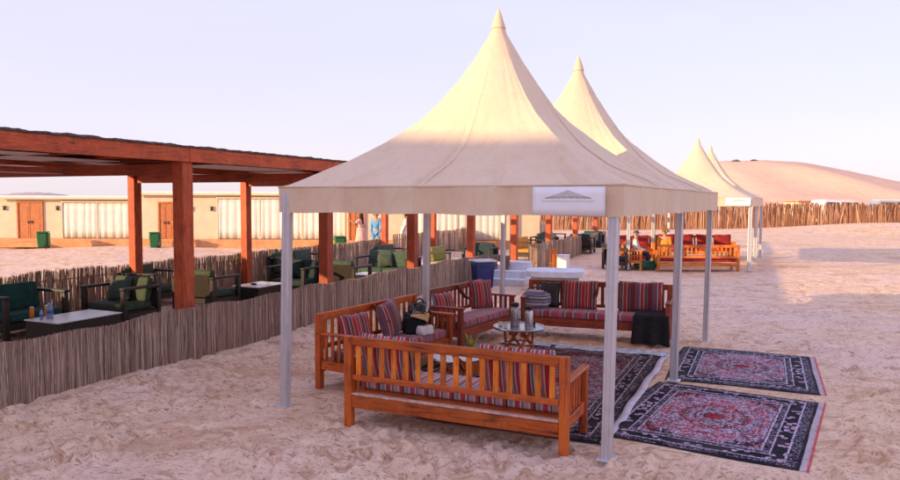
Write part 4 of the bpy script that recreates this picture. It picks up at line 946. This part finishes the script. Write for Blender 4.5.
# ------------------------------------------------------------------ people
SKIN = plain('skin', (.42, .24, .15), .6); HAIR = plain('dark_hair', (.02, .012, .01), .7)
PINK = plain('pink_dress', (.75, .42, .36), .85, 0, .15); BLUEC = plain('blue_clothes', (.10, .33, .62), .85, 0, .15); WHC = plain('white_clothes', (.78, .74, .70), .85, 0, .08); ORG = plain('orange_clothes', (.70, .24, .03), .85, 0, .2); DKT = plain('dark_trousers', (.03, .03, .05), .85)
def skin_mesh(V, E_, rad, root=0, sub=2):
    me = bpy.data.meshes.new('b'); me.from_pydata(V, E_, []); o = bpy.data.objects.new('b', me); COL.objects.link(o)
    o.modifiers.new('k', 'SKIN'); sv_ = me.skin_vertices[0].data
    for i, r_ in enumerate(rad): sv_[i].radius = (r_, r_) if not isinstance(r_, tuple) else r_; sv_[i].use_root = (i == root)
    m_ = o.modifiers.new('s', 'SUBSURF'); m_.levels = sub; m_.render_levels = sub
    dg = bpy.context.evaluated_depsgraph_get(); out = bpy.data.meshes.new_from_object(o.evaluated_get(dg)); bpy.data.objects.remove(o); smooth(out); return out
def person(loc, rz, label, top, bottom, hair=True, dress=False, sit=False, long_hair=False, cap=None, s=1.0, stride=.14, arm_up=False):
    """local +y is the way they face"""
    r = empty('person', (loc[0], loc[1], loc[2] if len(loc) > 2 else 0), rz, label, 'person'); r.scale = (s, s, s)
    V, E_, Rd = [], [], []
    def v(p, r_, par=None):
        V.append(p); Rd.append(r_)
        if par is not None: E_.append((par, len(V)-1))
        return len(V)-1
    dz = -.48 if sit else 0
    pel = v((0, 0, .95+dz), (.145, .10)); wa = v((0, 0, 1.12+dz), (.12, .085), pel); chh = v((0, .01, 1.33+dz), (.15, .10), wa); nk = v((0, 0, 1.48+dz), .055, chh); hb = v((0, .015, 1.57+dz), .078, nk); v((0, .012, 1.66+dz), .088, hb); 
    for sgn in (-1, 1):
        hp = v((sgn*.09, 0, .88+dz), .095, pel)
        if sit: kn = v((sgn*.11, .42, .50), .062, hp); an = v((sgn*.11, .44, .10), .042, kn); v((sgn*.11, .58, .04), .035, an)
        else: kn = v((sgn*.10, sgn*stride*.6+.02, .48), .062, hp); an = v((sgn*.10, sgn*stride, .09), .042, kn); v((sgn*.10, sgn*stride+.15, .035), .035, an)
        sh = v((sgn*.18, 0, 1.41+dz), .062, chh)
        if arm_up and sgn == -1: el = v((sgn*.34, .10, 1.28+dz), .043, sh); ha = v((sgn*.40, .30, 1.40+dz), .03, el); tip = (sgn*.42, .36, 1.43+dz)
        elif sit: el = v((sgn*.22, .06, 1.14+dz), .043, sh); ha = v((sgn*.13, .30, 1.05+dz), .03, el); tip = (sgn*.10, .38, 1.04+dz)
        else: el = v((sgn*.23, -.02-sgn*.04, 1.13), .043, sh); ha = v((sgn*.22, .06-sgn*.06, .88), .03, el); tip = (sgn*.22, .08-sgn*.06, .80)
        pm_ = v(tip, .028, ha); d = (Vector(tip)-Vector(V[ha])).normalized(); q = Vector((1, 0, 0)) if abs(d.x) < .6 else Vector((0, 0, 1))
        for k, ln in ((-1.5, .055), (-.5, .065), (.5, .062), (1.5, .05)): f1 = v(tuple(Vector(tip)+q*k*.014+d*.03), .009, pm_); v(tuple(Vector(tip)+q*k*.018+d*(.03+ln)+Vector((0, 0, -.01))), .008, f1)
        v(tuple(Vector(tip)-q*.045+d*.01), .009, pm_)
    me = skin_mesh(V, E_, Rd, 0, 1); o = link('body', me, SKIN, r)
    # face
    hz = 1.63+dz
    MB().box((0, .112, hz-.01), (.022, .03, .045), bev=.006).build('nose', SKIN, r); MB().box((0, .098, hz-.06), (.05, .012, .010)).build('mouth', plain('lips', (.35, .1, .08)), r)
    for sgn in (-1, 1): MB().lathe([(0, -.009), (.012, 0), (0, .009)], (sgn*.033, .098, hz+.02), 8).build('eye', HAIR, r); MB().box((sgn*.09, .01, hz), (.02, .035, .055), bev=.008).build('ear', SKIN, r)
    # clothes: shells a little bigger than the body
    def sk(nm, idx, mat, grow):
        ids = {}; V2, E2, R2 = [], [], []
        for i in idx: ids[i] = len(V2); V2.append(V[i]); q = Rd[i]; R2.append((q[0]+grow, q[1]+grow) if isinstance(q, tuple) else q+grow)
        for a, b in E_:
            if a in ids and b in ids: E2.append((ids[a], ids[b]))
        link(nm, skin_mesh(V2, E2, R2, 0, 1), mat, r)
    arms = []
    per_side = [i for i, p in enumerate(V)]
    sh_idx = [i for i, (p, q) in enumerate(zip(V, Rd)) if abs(abs(p[0])-.18) < 1e-6 and q == .062]
    el_idx = [i+1 for i in sh_idx]
    sk('shirt', [0, 1, 2]+sh_idx+el_idx+([i+1 for i in el_idx] if not dress else []), top, .018)
    legs = [i for i, q in enumerate(Rd) if q in (.095,) ]; kn_ = [i+1 for i in legs]; an_ = [i+2 for i in legs]
    if dress: MB().lathe([(.17, 1.10+dz), (.20, .95+dz), (.24, .6), (.30, .22), (.29, .20), (.15, .9)], n=28).build('skirt', bottom, r, True)
    else: sk('trousers', [0]+legs+kn_+an_, bottom, .022)
    if cap: MB().lathe([(.098, 1.66+dz), (.10, 1.70+dz), (.07, 1.755+dz), (0, 1.77+dz)], (0, .01, 0), 18).build('cap', cap, r, True); MB().box((0, .13, 1.675+dz), (.13, .10, .014), bev=.005).build('cap_peak', cap, r)
    elif hair:
        mb = MB(); L_ = .42 if long_hair else .10
        mb.grid(lambda i, j: Vector(((.105+.02*j*(1 if long_hair else 0))*math.sin((i-.5)*3.5)*min(1, .15+j*2.6), -(.105+.03*j)*math.cos((i-.5)*3.5)*min(1, .15+j*2.6)+.012, (1.775+dz)-(.10+L_)*j**1.3)), 18, 12)
        o = mb.build('hair', HAIR, r, True); o.modifiers.new('s', 'SOLIDIFY').thickness = .02
    return r
person((X_at(361, 31.2), 31.2), R(70), 'woman in a pink dress with long dark hair walking before the cabins', PINK, PINK, dress=True, long_hair=True, arm_up=True, s=1.02)
person((X_at(376, 30.8), 30.8), R(160), 'person in bright blue clothes standing beside the woman in pink', BLUEC, BLUEC, s=1.05)
person((X_at(405, 32.6), 32.6), R(100), 'person in white clothes by the cabin wall, right of the two others', WHC, WHC, dress=True, s=1.02)

# ------------------------------------------------------------------ the far tent's benches and guests
fb = bench('slatted_bench', (8.35, 24.05), R(-3), 2.72, 18, OW, 'sunlit honey coloured bench under the far tent, seen from behind', cush=ST_RED, lod=True)
fs = bench('slatted_bench', (6.55, 25.0), R(-112), 2.0, 12, OW, 'sunlit honey bench on the left side of the far tent, guest sitting on it', cush=ST_RED, lod=True)
fk = bench('slatted_bench', (9.55, 27.6), R(176), 2.9, 18, OW, 'honey bench across the back of the far tent with red cushions', cush=ST_RED, lod=True)
fk2 = bench('slatted_bench', (7.15, 27.9), R(178), 1.7, 10, OW, 'short honey bench at the back left of the far tent', cush=ST_RED, lod=True)
RC = plain('scarlet_cushion', (.26, .015, .018), .9, 0, .3, 10); j = 0
for b_, xs_ in ((fk, (-1.1, -.4, .35, 1.05)), (fk2, (-.4, .35))):
    for x in xs_:
        j += 1; cushion(b_, x, .62, .52, .16, RC, ['scarlet cushion at the right end of the long back bench under the far tent', 'scarlet cushion second from the right on the far back bench', 'scarlet cushion third from the right on the far back bench', 'scarlet cushion at the left end of the long far back bench', 'scarlet cushion at the right of the short far bench', 'scarlet cushion at the left of the short far bench'][j-1], group='scarlet cushions under the far tent')
p = place(fs, -.1, .0, .0); person((p.x, p.y, 0), R(-112)+0, 'seated guest in a white shirt and dark cap under the far tent', WHC, DKT, sit=True, cap=plain('dark_cap', (.06, .05, .10)), s=1.0)
person((7.75, 25.55, .05), R(150), 'seated guest in orange with a yellow cap under the far tent', ORG, ORG, sit=True, cap=plain('yellow_cap', (.75, .42, .02)), s=1.02)
bag((6.75, 24.3, .0), .4, (.75, .45, .28), plain('dark_green_cloth', (.01, .10, .05), .9), 'dark green bag lying on the sand by the far side bench', strap=False, seed=2)
t3 = round_table((8.4, 25.8), .4, .47, 'low round tray table between the honey coloured benches of the far tent')

# ------------------------------------------------------------------ things beyond the stake fence
CARW = plain('white_car_paint', (.75, .76, .80), .3, 0, .05); GLS = plain('dark_car_glass', (.03, .05, .08), .1); TAIL = plain('red_lens', (.4, .02, .02), .3)
def car(x, y, rz, label, paint=CARW):
    r = empty('parked_car', (x, y, 0), rz, label, 'car', 'cars parked behind the stake fence')
    MB().prism([(-2.4, .42), (2.35, .42), (2.42, .75), (2.3, 1.02), (1.25, 1.12), (-2.3, 1.14), (-2.42, .9)], (1, 0, 0), (0, 0, 1), (0, 1, 0), 1.86).build('body', paint, r)
    MB().prism([(-2.25, 1.141), (1.15, 1.121), (.45, 1.74), (-2.0, 1.80)], (1, 0, 0), (0, 0, 1), (0, 1, 0), 1.62).build('cabin', paint, r)
    for s in (-1, 1):
        for a, b in ((-2.0, -.95), (-.85, .05), (.15, .75)): MB().prism([(a, 1.20), (b+.15 if b > .5 else b, 1.20), (b-.25 if b > .5 else b, 1.66), (a+.08, 1.68)], (1, 0, 0), (0, 0, 1), (0, 1, 0), .02, (0, s*.815, 0)).build('side_window', GLS, r)
        for wx_ in (-1.45, 1.5):
            w_ = MB().tube([(wx_, s*.78, .38), (wx_, s*.98, .38)], .38, 20).build('wheel', BLACKP, r); MB().tube([(wx_, s*.97, .38), (wx_, s*.99, .38)], .2, 12).build('rim', STEEL, w_)
        MB().box((2.36, s*.7, .82), (.1, .3, .14), bev=.02).build('headlight', GLASSTOP, r); MB().box((-2.39, s*.75, .95), (.08, .2, .25), bev=.02).build('tail_light', TAIL, r)
    MB().box((-.8, 0, 1.82), (2.1, 1.3, .03), bev=.01).build('roof_rack', GLASSTOP, r); r.scale = (1.25, 1.2, 1.38)
    return r
CARB = plain('silver_blue_paint', (.35, .42, .55), .3, .3, .05)
car(35.5, 64, R(8), 'white car parked behind the stake fence, left one of the row'); car(41.5, 65, R(-6), 'silver blue car parked behind the stake fence, middle of the row', CARB)
car(47, 64, R(4), 'white car parked behind the stake fence at the right edge'); 
r = empty('tan_hut', (36.6, 74, -.35), .2, 'small tan hut with a dark opening behind the stake fence', 'hut'); MB().box((0, 0, 1.35), (2.4, 2.2, 2.7), bev=.03).build('wall', PLASTER, r); MB().box((0, 0, 2.76), (2.8, 2.6, .12), bev=.02).build('roof', PLINTH, r); MB().box((0, -1.11, 1.1), (.8, .03, 2.0)).build('door', DOORM, r); MB().box((.85, -1.11, 1.7), (.4, .03, .5)).build('window', GLS, r)
# scrub on the crest of the dune and on the rise
LEAF = plain('scrub_leaf', (.07, .08, .045), .8, 0, .5, 3); TRK = plain('scrub_stem', (.12, .08, .05), .9)
def scrub(x, y, z, s, label, seed):
    rs = random.Random(seed); r = empty('desert_shrub', (x, y, z), rs.uniform(0, 6), label, 'shrub', 'scrub on the dunes'); mb = MB()
    for k in range(9):
        a = rs.uniform(0, 6.28); l = rs.uniform(.5, 1); mb.tube([(0, 0, -.2), (math.cos(a)*.4*l*s, math.sin(a)*.4*l*s, .5*l*s), (math.cos(a)*.9*l*s, math.sin(a)*.9*l*s, .8*l*s)], [.05*s, .035*s, .015*s], 5)
    mb.build('stem', TRK, r); mb = MB()
    for k in range(420):
        a = rs.uniform(0, 6.28); q = rs.random()**.5; rr_ = q*1.25*s*(1+.25*math.sin(a*3+seed)); zz = (.15+rs.random()*(1-q*.7)*1.05)*s; c_ = Vector((math.cos(a)*rr_, math.sin(a)*rr_, zz)); d1 = Vector((rs.gauss(0, 1), rs.gauss(0, 1), rs.gauss(0, 1))).normalized()*.12*s; d2 = d1.orthogonal().normalized()*.06*s
        mb.bm.faces.new([mb.bm.verts.new(c_+q_) for q_ in (-d1, d2, d1, -d2)])
    mb.build('foliage', LEAF, r)
scrub(88.5, 220.5, dune_h(88.5, 220.5)-.3, .95, 'small dark shrub on the crest of the big dune, left one', 1); scrub(93.5, 219.5, dune_h(93.5, 219.5)-.3, .8, 'small dark shrub on the crest of the big dune, right one', 2)
scrub(38, 75, 1.5, .8, 'low shrub on the sand rise behind the stake fence', 3); scrub(52.5, 76, 1.6, .7, 'low shrub at the right edge behind the stake fence', 4)
